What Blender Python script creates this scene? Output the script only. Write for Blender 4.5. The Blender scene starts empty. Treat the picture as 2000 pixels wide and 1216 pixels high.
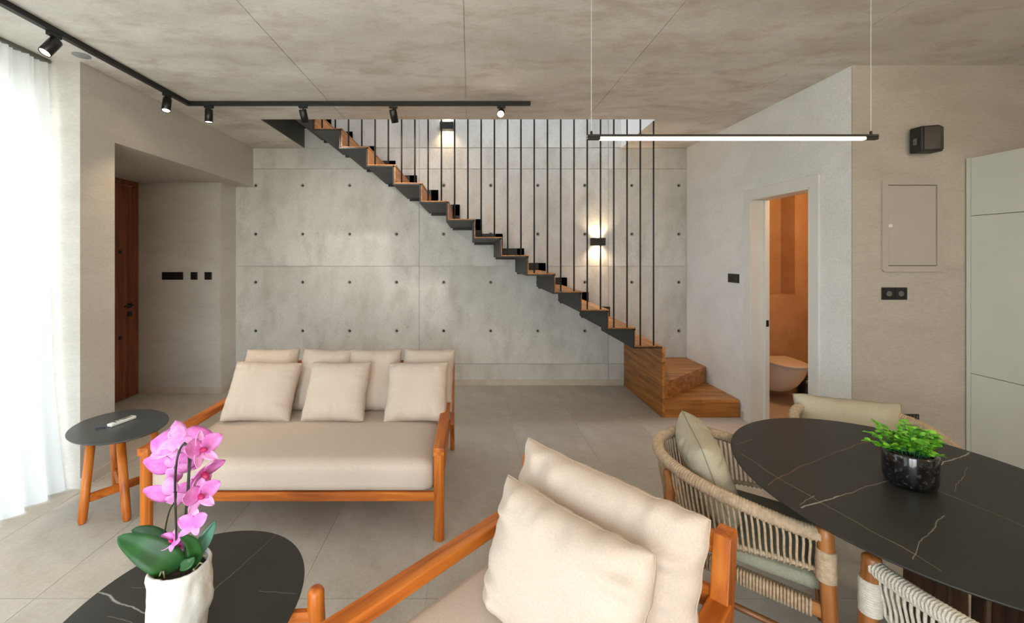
import bpy, bmesh, math, random
from mathutils import Vector, Matrix, Euler, noise

R = math.radians
C = bpy.context.scene.collection
sc = bpy.context.scene

# ------------------------------------------------------------------ camera, sky, exposure
F, CX, CY, ZC = 832.0, 917.0, 500.0, 1.575          # focal length in px (2000 px wide), principal point, eye height
cam = bpy.data.cameras.new('camera'); co = bpy.data.objects.new('camera', cam); C.objects.link(co)
co.location = (0, 0, ZC); co.rotation_euler = (R(90), 0, 0)
cam.sensor_fit = 'HORIZONTAL'; cam.sensor_width = 36; cam.lens = 36 * F / 2000
cam.shift_x = (1000 - CX) / 2000; cam.shift_y = -(608 - CY) / 2000
cam.clip_start = 0.02; cam.clip_end = 200
sc.camera = co
sc.view_settings.view_transform = 'Standard'; sc.view_settings.look = 'None'
sc.view_settings.gamma = 1; sc.view_settings.use_curve_mapping = False
sc.view_settings.exposure = 0.3

wd = bpy.data.worlds.new('sky'); sc.world = wd; wd.use_nodes = True
nt = wd.node_tree; nt.nodes.clear()
wo = nt.nodes.new('ShaderNodeOutputWorld'); bg = nt.nodes.new('ShaderNodeBackground')
tc = nt.nodes.new('ShaderNodeTexCoord'); sp = nt.nodes.new('ShaderNodeSeparateXYZ'); cr = nt.nodes.new('ShaderNodeValToRGB')
mr = nt.nodes.new('ShaderNodeMapRange'); mr.inputs[1].default_value = -1; mr.inputs[2].default_value = 1
nt.links.new(tc.outputs['Generated'], sp.inputs[0]); nt.links.new(sp.outputs[2], mr.inputs[0]); nt.links.new(mr.outputs[0], cr.inputs[0])
e = cr.color_ramp.elements
e[0].position = .46; e[0].color = (.62, .60, .55, 1)
e[1].position = .53; e[1].color = (.90, .94, 1, 1)
x = e.new(1.0); x.color = (.72, .83, 1, 1)
nt.links.new(cr.outputs[0], bg.inputs[0]); nt.links.new(bg.outputs[0], wo.inputs[0])
bg.inputs[1].default_value = 10.0

def area_portal(loc, rot, sx, sy):
    l = bpy.data.lights.new('window_daylight', 'AREA'); l.shape = 'RECTANGLE'; l.size = sx; l.size_y = sy
    l.cycles.is_portal = True
    o = bpy.data.objects.new('window_daylight', l); o.location = loc; o.rotation_euler = rot; C.objects.link(o); return o
area_portal((-3.22, .7, 1.4), (0, R(-90), 0), 2.8, 4.4)          # left sliding window
area_portal((-.8, -1.62, 1.2), (R(90), 0, 0), 2.4, 2.2)        # window behind the camera
area_portal((.6, 4.65, 5.36), (0, 0, 0), 2.2, .8)                # skylight over the stair

def spot(loc, target, power, col, size=60, blend=.6, rad=.02):
    l = bpy.data.lights.new('lamp_light', 'SPOT'); l.energy = power; l.color = col; l.spot_size = R(size); l.spot_blend = blend
    l.shadow_soft_size = rad
    o = bpy.data.objects.new('lamp_light', l); o.location = loc
    o.rotation_euler = (Vector(target) - Vector(loc)).to_track_quat('-Z', 'Y').to_euler(); C.objects.link(o); return o
def point(loc, power, col, rad=.03):
    l = bpy.data.lights.new('lamp_light', 'POINT'); l.energy = power; l.color = col; l.shadow_soft_size = rad
    o = bpy.data.objects.new('lamp_light', l); o.location = loc; C.objects.link(o); return o
WARM = (1, .74, .48)


point((3.0, -.5, 2.55), 50, (1, .80, .60), .15)                # added warm fill without a fitting, kitchen side behind the camera
point((.4, -.9, 2.72), 22, (1, .86, .72), .12)                # second added fill, near neutral, unseen behind the camera
# measuring tools: a pixel of the photograph -> a point at height z / at depth Y
def at(px, py, z):
    p = (py - CY) / (ZC - z); return Vector(((px - CX) / p, F / p, z))
def atY(px, py, Y): return Vector(((px - CX) * Y / F, Y, ZC - (py - CY) * Y / F))

# ------------------------------------------------------------------ materials
def s2l(c):
    return tuple(((v / 255) / 12.92 if v / 255 <= .04045 else ((v / 255 + .055) / 1.055) ** 2.4) for v in c)
def mat(name, c0, c1=None, rough=.6, scale=(3, 3, 3), detail=6, lo=.35, hi=.65, bump=0, bscale=None, metal=0, spec=.5, coat=0, dist=0):
    m = bpy.data.materials.new(name); m.use_nodes = True; t = m.node_tree; b = t.nodes['Principled BSDF']
    b.inputs['Roughness'].default_value = rough; b.inputs['Metallic'].default_value = metal
    b.inputs['Specular IOR Level'].default_value = spec; b.inputs['Coat Weight'].default_value = coat
    c0 = s2l(c0) + (1,); c1 = s2l(c1) + (1,) if c1 else c0
    tc = t.nodes.new('ShaderNodeTexCoord'); mp = t.nodes.new('ShaderNodeMapping'); mp.inputs['Scale'].default_value = scale
    t.links.new(tc.outputs['Object'], mp.inputs[0])
    n = t.nodes.new('ShaderNodeTexNoise'); n.inputs['Scale'].default_value = 1; n.inputs['Detail'].default_value = detail
    n.inputs['Distortion'].default_value = dist
    t.links.new(mp.outputs[0], n.inputs[0])
    r = t.nodes.new('ShaderNodeValToRGB'); r.color_ramp.elements[0].position = lo; r.color_ramp.elements[1].position = hi
    r.color_ramp.elements[0].color = c0; r.color_ramp.elements[1].color = c1
    t.links.new(n.outputs[0], r.inputs[0]); t.links.new(r.outputs[0], b.inputs['Base Color'])
    if bump:
        n2 = t.nodes.new('ShaderNodeTexNoise'); n2.inputs['Scale'].default_value = bscale or 40; n2.inputs['Detail'].default_value = 4
        t.links.new(tc.outputs['Object'], n2.inputs[0])
        bp = t.nodes.new('ShaderNodeBump'); bp.inputs['Strength'].default_value = bump; bp.inputs['Distance'].default_value = .01
        t.links.new(n2.outputs[0], bp.inputs['Height']); t.links.new(bp.outputs[0], b.inputs['Normal'])
    return m

def concrete(name, ca, cb, cc, sc1=1.1, speck=True, streak=(1, 1, 1)):
    m = bpy.data.materials.new(name); m.use_nodes = True; t = m.node_tree; b = t.nodes['Principled BSDF']
    b.inputs['Roughness'].default_value = .62; b.inputs['Specular IOR Level'].default_value = .35
    tc = t.nodes.new('ShaderNodeTexCoord')
    mp = t.nodes.new('ShaderNodeMapping'); mp.inputs['Scale'].default_value = streak; t.links.new(tc.outputs['Object'], mp.inputs[0])
    def nz(s, d, ds=0):
        n = t.nodes.new('ShaderNodeTexNoise'); n.inputs['Scale'].default_value = s; n.inputs['Detail'].default_value = d; n.inputs['Distortion'].default_value = ds
        n.inputs['Roughness'].default_value = .62
        t.links.new(mp.outputs[0], n.inputs[0]); return n
    def ramp(src, p0, p1, a, bb):
        r = t.nodes.new('ShaderNodeValToRGB'); r.color_ramp.elements[0].position = p0; r.color_ramp.elements[1].position = p1
        r.color_ramp.elements[0].color = a; r.color_ramp.elements[1].color = bb; t.links.new(src.outputs[0], r.inputs[0]); return r
    def mix(a, bb, f, mode='MIX'):
        x = t.nodes.new('ShaderNodeMix'); x.data_type = 'RGBA'; x.blend_type = mode
        if hasattr(f, 'outputs'): t.links.new(f.outputs[0], x.inputs[0])
        else: x.inputs[0].default_value = f
        t.links.new(a.outputs[2] if a.bl_idname == 'ShaderNodeMix' else a.outputs[0], x.inputs[6])
        t.links.new(bb.outputs[2] if bb.bl_idname == 'ShaderNodeMix' else bb.outputs[0], x.inputs[7]); return x
    A = s2l(ca) + (1,); B = s2l(cb) + (1,); D = s2l(cc) + (1,)
    n1 = nz(sc1, 8, .2); r1 = ramp(n1, .38, .62, A, B)
    n2 = nz(sc1 * 3.3, 10, .25); r2 = ramp(n2, .48, .80, (0, 0, 0, 1), (1, 1, 1, 1))
    cD = t.nodes.new('ShaderNodeRGB'); cD.outputs[0].default_value = D
    x1 = mix(r1, cD, r2)
    n3 = nz(55, 5); r3 = ramp(n3, .3, .7, (.82, .82, .82, 1), (1.08, 1.08, 1.08, 1))
    x2 = mix(x1, r3, .6, 'MULTIPLY')
    last = x2
    if speck:
        v = t.nodes.new('ShaderNodeTexNoise'); v.inputs['Scale'].default_value = 24; v.inputs['Detail'].default_value = 2
        t.links.new(tc.outputs['Object'], v.inputs[0])
        r4 = ramp(v, .24, .30, (.55, .55, .55, 1), (1, 1, 1, 1)); last = mix(x2, r4, .7, 'MULTIPLY')
    t.links.new(last.outputs[2], b.inputs['Base Color'])
    bp = t.nodes.new('ShaderNodeBump'); bp.inputs['Strength'].default_value = .18; bp.inputs['Distance'].default_value = .01
    t.links.new(n2.outputs[0], bp.inputs['Height']); t.links.new(bp.outputs[0], b.inputs['Normal'])
    return m

def wood(name, axis, c0, c1, c2, rough=.42, scale=28, strips=0):
    m = bpy.data.materials.new(name); m.use_nodes = True; t = m.node_tree; b = t.nodes['Principled BSDF']
    b.inputs['Roughness'].default_value = rough
    tc = t.nodes.new('ShaderNodeTexCoord'); mp = t.nodes.new('ShaderNodeMapping')
    s = [scale] * 3; s[axis] = scale * .07; mp.inputs['Scale'].default_value = s
    oi = t.nodes.new('ShaderNodeObjectInfo'); ad = t.nodes.new('ShaderNodeVectorMath'); ad.operation = 'ADD'
    t.links.new(tc.outputs['Object'], ad.inputs[0]); t.links.new(oi.outputs['Random'], ad.inputs[1]); t.links.new(ad.outputs[0], mp.inputs[0])
    n = t.nodes.new('ShaderNodeTexNoise'); n.inputs['Scale'].default_value = 1; n.inputs['Detail'].default_value = 8; n.inputs['Distortion'].default_value = .5
    t.links.new(mp.outputs[0], n.inputs[0])
    r = t.nodes.new('ShaderNodeValToRGB'); el = r.color_ramp.elements
    el[0].position = .3; el[0].color = s2l(c0) + (1,); el[1].position = .7; el[1].color = s2l(c2) + (1,)
    x = el.new(.5); x.color = s2l(c1) + (1,)
    t.links.new(n.outputs[0], r.inputs[0])
    out = r.outputs[0]
    if strips:                                   # glued staves: colour steps from stave to stave
        mp2 = t.nodes.new('ShaderNodeMapping')
        t.links.new(tc.outputs['Object'], mp2.inputs[0])
        s2 = [strips] * 3; s2[axis] = 2.2; mp2.inputs['Scale'].default_value = s2
        fl = t.nodes.new('ShaderNodeVectorMath'); fl.operation = 'FLOOR'; t.links.new(mp2.outputs[0], fl.inputs[0])
        wn = t.nodes.new('ShaderNodeTexWhiteNoise'); t.links.new(fl.outputs[0], wn.inputs[0])
        rr = t.nodes.new('ShaderNodeValToRGB'); rr.color_ramp.elements[0].color = (.62, .62, .62, 1); rr.color_ramp.elements[1].color = (1.1, 1.1, 1.1, 1)
        t.links.new(wn.outputs[0], rr.inputs[0])
        mx = t.nodes.new('ShaderNodeMix'); mx.data_type = 'RGBA'; mx.blend_type = 'MULTIPLY'; mx.inputs[0].default_value = .75
        t.links.new(out, mx.inputs[6]); t.links.new(rr.outputs[0], mx.inputs[7]); out = mx.outputs[2]
    t.links.new(out, b.inputs['Base Color'])
    bp = t.nodes.new('ShaderNodeBump'); bp.inputs['Strength'].default_value = .08; bp.inputs['Distance'].default_value = .005
    t.links.new(n.outputs[0], bp.inputs['Height']); t.links.new(bp.outputs[0], b.inputs['Normal'])
    return m

def stone_top(name, base, veins, ox, oy):
    """dark sintered stone; veins = [(p0, p1, width, colour)] in world XY, object origin at (ox, oy)"""
    m = bpy.data.materials.new(name); m.use_nodes = True; t = m.node_tree; b = t.nodes['Principled BSDF']
    b.inputs['Roughness'].default_value = .45; b.inputs['Specular IOR Level'].default_value = .45
    tc = t.nodes.new('ShaderNodeTexCoord')
    def M(op, a, bb=None, c=None):
        n = t.nodes.new('ShaderNodeMath'); n.operation = op
        for i, v in enumerate((a, bb, c)):
            if v is None: continue
            if isinstance(v, (int, float)): n.inputs[i].default_value = v
            else: t.links.new(v, n.inputs[i])
        return n.outputs[0]
    nz = t.nodes.new('ShaderNodeTexNoise'); nz.inputs['Scale'].default_value = 9; nz.inputs['Detail'].default_value = 5
    t.links.new(tc.outputs['Object'], nz.inputs[0])
    nb = t.nodes.new('ShaderNodeTexNoise'); nb.inputs['Scale'].default_value = 7; nb.inputs['Detail'].default_value = 3
    t.links.new(tc.outputs['Object'], nb.inputs[0])
    sp = t.nodes.new('ShaderNodeSeparateXYZ'); t.links.new(tc.outputs['Object'], sp.inputs[0])
    wob = M('MULTIPLY', M('SUBTRACT', nz.outputs[0], .5), .035)
    r = t.nodes.new('ShaderNodeValToRGB'); r.color_ramp.elements[0].color = s2l([v * .85 for v in base]) + (1,); r.color_ramp.elements[1].color = s2l([v * 1.2 for v in base]) + (1,)
    t.links.new(nb.outputs[0], r.inputs[0]); cur = r.outputs[0]
    for p0, p1, w, col in veins:
        d = Vector((p1[0] - p0[0], p1[1] - p0[1])); L = d.length; d.normalize(); px, py = p0[0] - ox, p0[1] - oy
        s = M('ADD', M('MULTIPLY', M('SUBTRACT', sp.outputs[0], px), d.x), M('MULTIPLY', M('SUBTRACT', sp.outputs[1], py), d.y))
        q = M('ADD', M('ADD', M('MULTIPLY', M('SUBTRACT', sp.outputs[0], px), -d.y), M('MULTIPLY', M('SUBTRACT', sp.outputs[1], py), d.x)), wob)
        line = M('SUBTRACT', 1, M('MINIMUM', M('DIVIDE', M('ABSOLUTE', q), w), 1))
        inside = M('MULTIPLY', M('MULTIPLY', M('GREATER_THAN', s, 0), M('LESS_THAN', s, L)), M('ADD', M('MULTIPLY', nb.outputs[0], 1.2), .1))
        f = M('MINIMUM', M('MULTIPLY', line, inside), 1)
        mx = t.nodes.new('ShaderNodeMix'); mx.data_type = 'RGBA'; t.links.new(f, mx.inputs[0]); t.links.new(cur, mx.inputs[6])
        mx.inputs[7].default_value = s2l(col) + (1,); cur = mx.outputs[2]
    t.links.new(cur, b.inputs['Base Color'])
    return m

def emit(name, col, st):
    m = bpy.data.materials.new(name); m.use_nodes = True; t = m.node_tree; t.nodes.clear()
    o = t.nodes.new('ShaderNodeOutputMaterial'); e = t.nodes.new('ShaderNodeEmission'); e.inputs[0].default_value = col + (1,); e.inputs[1].default_value = st
    t.links.new(e.outputs[0], o.inputs[0]); return m

def sheer():
    m = bpy.data.materials.new('sheer_voile'); m.use_nodes = True; t = m.node_tree; t.nodes.clear()
    o = t.nodes.new('ShaderNodeOutputMaterial'); d = t.nodes.new('ShaderNodeBsdfDiffuse'); tr = t.nodes.new('ShaderNodeBsdfTranslucent'); tp = t.nodes.new('ShaderNodeBsdfTransparent')
    tcn = t.nodes.new('ShaderNodeTexCoord'); n = t.nodes.new('ShaderNodeTexNoise'); mp = t.nodes.new('ShaderNodeMapping'); mp.inputs['Scale'].default_value = (200, 200, 3)
    t.links.new(tcn.outputs['Object'], mp.inputs[0]); t.links.new(mp.outputs[0], n.inputs[0])
    r = t.nodes.new('ShaderNodeValToRGB'); r.color_ramp.elements[0].color = (.70, .73, .73, 1); r.color_ramp.elements[1].color = (.86, .88, .88, 1); t.links.new(n.outputs[0], r.inputs[0])
    t.links.new(r.outputs[0], d.inputs[0]); t.links.new(r.outputs[0], tr.inputs[0]); tp.inputs[0].default_value = (1, 1, 1, 1)
    a = t.nodes.new('ShaderNodeMixShader'); a.inputs[0].default_value = .42; t.links.new(d.outputs[0], a.inputs[1]); t.links.new(tr.outputs[0], a.inputs[2])
    b = t.nodes.new('ShaderNodeMixShader'); b.inputs[0].default_value = .03; t.links.new(a.outputs[0], b.inputs[1]); t.links.new(tp.outputs[0], b.inputs[2])
    t.links.new(b.outputs[0], o.inputs[0]); return m

def glass(name):
    m = bpy.data.materials.new(name); m.use_nodes = True; t = m.node_tree; t.nodes.clear()
    o = t.nodes.new('ShaderNodeOutputMaterial'); tp = t.nodes.new('ShaderNodeBsdfTransparent'); g = t.nodes.new('ShaderNodeBsdfGlossy'); g.inputs['Roughness'].default_value = .02
    f = t.nodes.new('ShaderNodeFresnel'); f.inputs[0].default_value = 1.3; x = t.nodes.new('ShaderNodeMixShader')
    tp.inputs[0].default_value = (.95, .97, .96, 1)
    t.links.new(f.outputs[0], x.inputs[0]); t.links.new(tp.outputs[0], x.inputs[1]); t.links.new(g.outputs[0], x.inputs[2]); t.links.new(x.outputs[0], o.inputs[0]); return m

TEAK = ((142, 70, 14), (186, 99, 25), (208, 122, 40))
OAK = ((128, 76, 28), (172, 110, 48), (196, 136, 68))
M_ = dict(
    wallc=concrete('board_concrete', (196, 194, 187), (216, 214, 209), (176, 172, 162), 1.1, True, (1, 1, .6)),
    ceil=concrete('ceiling_concrete', (206, 200, 191), (228, 223, 215), (184, 170, 153), 1.3, False, (.8, 1.6, 1)),
    plaster=concrete('lime_plaster', (196, 191, 182), (206, 202, 194), (190, 184, 174), .9, False, (.6, .6, 1.8)),
    whitewall=concrete('pale_plaster', (228, 229, 227), (236, 237, 235), (222, 222, 219), .9, False, (1, 1, 1.5)),
    taupe=concrete('taupe_plaster', (182, 175, 164), (192, 186, 175), (170, 162, 149), .9, False, (.6, .6, 1.8)),
    bath=concrete('bath_microcement', (178, 140, 104), (188, 150, 114), (166, 128, 92), 1.6, False),
    tile=concrete('floor_porcelain', (184, 177, 165), (196, 190, 180), (174, 166, 152), 2.2, False),
    grout=mat('tile_grout', (172, 165, 153), rough=.9),
    base=mat('baseboard_tile', (200, 190, 174), (188, 178, 160), .5, (6, 6, 6)),
    steel=mat('charcoal_steel', (50, 50, 49), (56, 56, 54), .55, (4, 4, 4)),
    dark=mat('graphite_paint_and_shade', (96, 95, 89), (102, 101, 95), .6, (3, 3, 3)),
    black=mat('matt_black', (24, 23, 22), (28, 27, 26), .5, (9, 9, 9)),
    blackgloss=mat('satin_black', (18, 18, 18), (24, 24, 24), .3, (9, 9, 9)),
    linen=mat('linen', (200, 183, 167), (209, 193, 178), .9, (160, 160, 160), 3, .3, .7, .25, 900, spec=.2),
    piping=mat('linen_piping', (176, 156, 136)), piping2=mat('olive_piping', (150, 142, 122)),
    linen2=mat('olive_linen', (178, 170, 148), (190, 182, 160), .9, (160, 160, 160), 3, .3, .7, .25, 900, spec=.2),
    rope=mat('rope', (172, 150, 122), (194, 172, 145), .85, (60, 60, 60), 4, bump=.4, bscale=300, spec=.2),
    rope2=mat('grey_rope', (188, 182, 168), (204, 198, 186), .85, (60, 60, 60), 4, bump=.4, bscale=300, spec=.2),
    seatcush=mat('grey_green_cloth', (140, 138, 118), (150, 148, 128), .9, (90, 90, 90), bump=.2, bscale=700),
    tx=wood('teak_x', 0, *TEAK), ty=wood('teak_y', 1, *TEAK), tz=wood('teak_z', 2, *TEAK),
    cx=wood('chair_teak_x', 0, (100, 58, 22), (150, 92, 42), (172, 114, 60)), cy=wood('chair_teak_y', 1, (100, 58, 22), (150, 92, 42), (172, 114, 60)), cz=wood('chair_teak_z', 2, (100, 58, 22), (150, 92, 42), (172, 114, 60)),
    ox=wood('oak_stave_x', 0, *OAK, strips=16), oy=wood('oak_stave_y', 1, *OAK, strips=16),
    walnut=wood('dark_walnut', 2, (48, 32, 22), (74, 50, 34), (96, 66, 44)),
    door=wood('door_veneer', 2, (96, 50, 28), (128, 70, 40), (146, 84, 50), .5, 22),
    white=mat('white_lacquer', (222, 222, 218), (226, 226, 222), .45, (4, 4, 4)),
    cab=mat('sage_white_lacquer', (206, 208, 198), (210, 212, 202), .5, (3, 3, 3)),
    box=mat('taupe_sheet_metal', (176, 169, 160), (180, 173, 164), .5, (3, 3, 3)),
    ceramic=mat('white_ceramic', (232, 228, 220), (236, 232, 225), .2, (3, 3, 3), coat=.3),
    pot=mat('rough_white_pot', (198, 197, 190), (210, 209, 202), .75, (14, 14, 14), bump=.5, bscale=26),
    soil=mat('bark_soil', (34, 26, 20), (62, 46, 34), .95, (60, 60, 60), bump=1, bscale=90),
    leaf=mat('orchid_leaf', (14, 54, 18), (34, 90, 30), .5, (9, 9, 9)),
    leafb=mat('blue_green_leaf', (70, 118, 100), (104, 150, 132), .4, (9, 9, 9)),
    petal2=mat('deep_pink_petal', (208, 92, 184), (230, 142, 210), .55, (30, 30, 30)),
    petal=mat('pink_petal', (222, 128, 202), (238, 174, 224), .55, (30, 30, 30), bump=.1, bscale=60),
    lip=mat('magenta_lip', (168, 24, 88), (200, 60, 110), .5, (60, 60, 60)),
    stem=mat('dark_stem', (30, 34, 22), (46, 48, 30), .5, (30, 30, 30)),
    green=mat('fresh_leaf', (82, 166, 30), (150, 214, 70), .5, (40, 40, 40)),
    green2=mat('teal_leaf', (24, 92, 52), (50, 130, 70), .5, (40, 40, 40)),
    alum=mat('grey_aluminium', (150, 154, 156), rough=.4, metal=.3),
    chrome=mat('brushed_metal', (190, 188, 182), rough=.3, metal=1),
    led=emit('led_diffuser', (1, .84, .66), 12), lamp=emit('lamp_lens', (1, .80, .55), 30), lampdim=emit('lamp_lens_dim', (1, .80, .58), 9),
    sheer=sheer(), glass=glass('window_glass'),
)
# speckled glossy pot glaze
M_['glaze'] = mat('speckled_black_glaze', (12, 12, 13), (70, 72, 76), .15, (70, 70, 70), 3, .55, .75, coat=.6)

# ------------------------------------------------------------------ mesh helpers
def newobj(name, bm, m, parent=None, smooth=False, bevel=0, seg=2, auto=False):
    bmesh.ops.recalc_face_normals(bm, faces=bm.faces)
    me = bpy.data.meshes.new(name); bm.to_mesh(me); bm.free()
    if m: me.materials.append(m if not isinstance(m, str) else M_[m])
    o = bpy.data.objects.new(name, me); C.objects.link(o)
    if parent: o.parent = parent
    if smooth: me.shade_smooth()
    if bevel:
        b = o.modifiers.new('bevel', 'BEVEL'); b.width = bevel; b.segments = seg; b.limit_method = 'ANGLE'
    return o
def tag(o, label=None, cat=None, group=None, kind=None):
    if label: o['label'] = label
    if cat: o['category'] = cat
    if group: o['group'] = group
    if kind: o['kind'] = kind
    return o
def thing(name, label, cat, loc=(0, 0, 0), rot=(0, 0, 0), group=None):
    o = bpy.data.objects.new(name, None); o.empty_display_size = .1; C.objects.link(o); o.location = loc; o.rotation_euler = rot
    return tag(o, label, cat, group)
def bx(bm, x0, x1, y0, y1, z0, z1):
    v = [bm.verts.new(p) for p in ((x0, y0, z0), (x1, y0, z0), (x1, y1, z0), (x0, y1, z0), (x0, y0, z1), (x1, y0, z1), (x1, y1, z1), (x0, y1, z1))]
    for f in ((0, 3, 2, 1), (4, 5, 6, 7), (0, 1, 5, 4), (1, 2, 6, 5), (2, 3, 7, 6), (3, 0, 4, 7)): bm.faces.new([v[i] for i in f])
def box(name, x0, x1, y0, y1, z0, z1, m, parent=None, bevel=0, seg=2):
    bm = bmesh.new(); bx(bm, x0, x1, y0, y1, z0, z1); return newobj(name, bm, m, parent, bevel=bevel, seg=seg)
def prism(bm, pts, a0, a1, axis):
    """extrude polygon pts (2D) along axis from a0 to a1; axis 'y': pts=(x,z); 'z': (x,y); 'x': (y,z)"""
    def P(p, a): return {'y': (p[0], a, p[1]), 'z': (p[0], p[1], a), 'x': (a, p[0], p[1])}[axis]
    A = [bm.verts.new(P(p, a0)) for p in pts]; B = [bm.verts.new(P(p, a1)) for p in pts]
    bm.faces.new(A); bm.faces.new(B[::-1]); n = len(pts)
    for i in range(n): bm.faces.new((A[i], B[i], B[(i + 1) % n], A[(i + 1) % n]))
def frames(path):
    T = []
    n = len(path)
    for i in range(n):
        a = path[max(i - 1, 0)]; b = path[min(i + 1, n - 1)]; T.append((Vector(b) - Vector(a)).normalized())
    up = Vector((0, 0, 1)) if abs(T[0].z) < .9 else Vector((1, 0, 0))
    N = []; c = (up - T[0] * up.dot(T[0])).normalized()
    for t in T:
        c = (c - t * c.dot(t)).normalized(); N.append(c)
    return T, N
def tube(bm, path, r, n=8, caps=True, sx=1, sy=1):
    T, N = frames(path); rings = []
    for i, p in enumerate(path):
        rr = r[i] if isinstance(r, (list, tuple)) else r; b = T[i].cross(N[i])
        rings.append([bm.verts.new(Vector(p) + (N[i] * math.cos(2 * math.pi * k / n) * sy + b * math.sin(2 * math.pi * k / n) * sx) * rr) for k in range(n)])
    for a, b in zip(rings, rings[1:]):
        for k in range(n): bm.faces.new((a[k], a[(k + 1) % n], b[(k + 1) % n], b[k]))
    if caps:
        bm.faces.new(rings[0][::-1]); bm.faces.new(rings[-1])
def lathe(bm, prof, n=32, cx=0, cy=0, wob=None):
    rings = []
    for j, (r, z) in enumerate(prof):
        ring = []
        for k in range(n):
            a = 2 * math.pi * k / n; rr = r * (1 + (wob(a, z) if wob else 0)); ring.append(bm.verts.new((cx + rr * math.cos(a), cy + rr * math.sin(a), z)))
        rings.append(ring)
    for a, b in zip(rings, rings[1:]):
        for k in range(n): bm.faces.new((a[k], a[(k + 1) % n], b[(k + 1) % n], b[k]))
    bm.faces.new(rings[0][::-1]); bm.faces.new(rings[-1])
def beam(bm, p0, p1, w, h, up=(0, 0, 1), ch=.25):
    """chamfered bar from p0 to p1, w across, h along up"""
    p0 = Vector(p0); p1 = Vector(p1); t = (p1 - p0).normalized(); u = Vector(up); u = (u - t * u.dot(t)).normalized(); s = t.cross(u)
    c = min(w, h) * ch; sec = [(-w / 2 + c, -h / 2), (w / 2 - c, -h / 2), (w / 2, -h / 2 + c), (w / 2, h / 2 - c), (w / 2 - c, h / 2), (-w / 2 + c, h / 2), (-w / 2, h / 2 - c), (-w / 2, -h / 2 + c)]
    rings = [[bm.verts.new(p + s * a + u * b) for a, b in sec] for p in (p0, p1)]
    for k in range(8): bm.faces.new((rings[0][k], rings[0][(k + 1) % 8], rings[1][(k + 1) % 8], rings[1][k]))
    bm.faces.new(rings[0][::-1]); bm.faces.new(rings[1])
def copy_tree(o, parent=None):
    c = o.copy(); C.objects.link(c); c.parent = parent
    for ch in [x for x in C.objects if x.parent == o]: copy_tree(ch, c)
    return c

# ------------------------------------------------------------------ the setting
YB = 5.2; ZT = 2.894; WL = -2.64; WR = 2.65
def S(o): o['kind'] = 'structure'; return o

# floor: slab with separate porcelain tiles
fl = S(box('floor', -4.0, 4.3, -1.6, 5.3, -.12, -.002, 'grout'))
tilem = {}
def tile(x0, x1, y0, y1):
    w = round(x1 - x0, 4); d = round(y1 - y0, 4)
    if (w, d) not in tilem:
        bm = bmesh.new(); bx(bm, 0, w, 0, d, -.002, 0); me = bpy.data.meshes.new('tile'); bm.to_mesh(me); bm.free(); me.materials.append(M_['tile']); tilem[(w, d)] = me
    o = bpy.data.objects.new('tile', tilem[(w, d)]); C.objects.link(o); o.location = (x0, y0, 0); o.parent = fl
g = .0014
xs = [-.8 + .6 * i for i in range(-6, 10)]; ys = [-.2 - 1.2 - 1.2 + 1.2 * i for i in range(0, 8)]
ys = [y + .96 for y in ys]       # joints at 2.2, 3.4 ...
for a, b in zip(xs, xs[1:]):
    a = max(a, -4.0); b = min(b, 4.3)
    if b - a < .05: continue
    for c, d in zip(ys, ys[1:]):
        c = max(c, -1.6); d = min(d, 5.3)
        if d - c < .05: continue
        if (b < 2.72 and b > -3.86): tile(a + g, b - g, c + g, d - g)
        else: tile(a + g, b - g, c + g, d - g)

# back wall of fair-faced concrete: backing plus formwork panels with recessed joints and real tie holes
wb = S(box('wall_back', -3.0, 2.9, YB + .012, YB + .3, -.1, 5.5, 'wallc'))
def hole_panel(name, x0, x1, z0, z1, holes, parent, y=YB, d=.012, m='wallc', r=.023):
    ox, oz = (x0 + x1) / 2, (z0 + z1) / 2
    bm = bmesh.new(); gp = .003
    rect = [(x0 + gp, z0 + gp), (x1 - gp, z0 + gp), (x1 - gp, z1 - gp), (x0 + gp, z1 - gp)]
    def loop(pts):
        vs = [bm.verts.new((p[0] - ox, 0, p[1] - oz)) for p in pts]
        return vs, [bm.edges.new((vs[i], vs[(i + 1) % len(vs)])) for i in range(len(vs))]
    ov, oe = loop(rect); E = list(oe); L = [ov]
    for hx, hz in holes:
        v, ee = loop([(hx + r * math.cos(2 * math.pi * k / 12), hz + r * math.sin(2 * math.pi * k / 12)) for k in range(12)]); E += ee; L.append(v)
    bmesh.ops.triangle_fill(bm, use_beauty=True, use_dissolve=False, edges=E, normal=(0, -1, 0))
    for vs in L:
        nv = [bm.verts.new(v.co + Vector((0, d, 0))) for v in vs]; n = len(vs)
        for i in range(n): bm.faces.new((vs[i], vs[(i + 1) % n], nv[(i + 1) % n], nv[i]))
    o = newobj(name, bm, m, parent); o.location = (ox, y, oz); return o
xj = [-2.9185, -.6125, 1.694, 2.65]; zj = [0, .2625, 1.453, 2.64, ZT]
hx = [(499 - CX + 91.9 * i) / 160 for i in range(0, 10)]; hz = [ZC + (500 - v) / 160 for v in (362, 457, 551, 646)]
for i in range(3):
    for j in range(4):
        hh = [(X, Z) for X in hx for Z in hz if xj[i] < X < xj[i + 1] and zj[j] < Z < zj[j + 1]]
        hole_panel('panel', max(xj[i], -2.87), xj[i + 1], zj[j], zj[j + 1], hh, wb)
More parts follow.
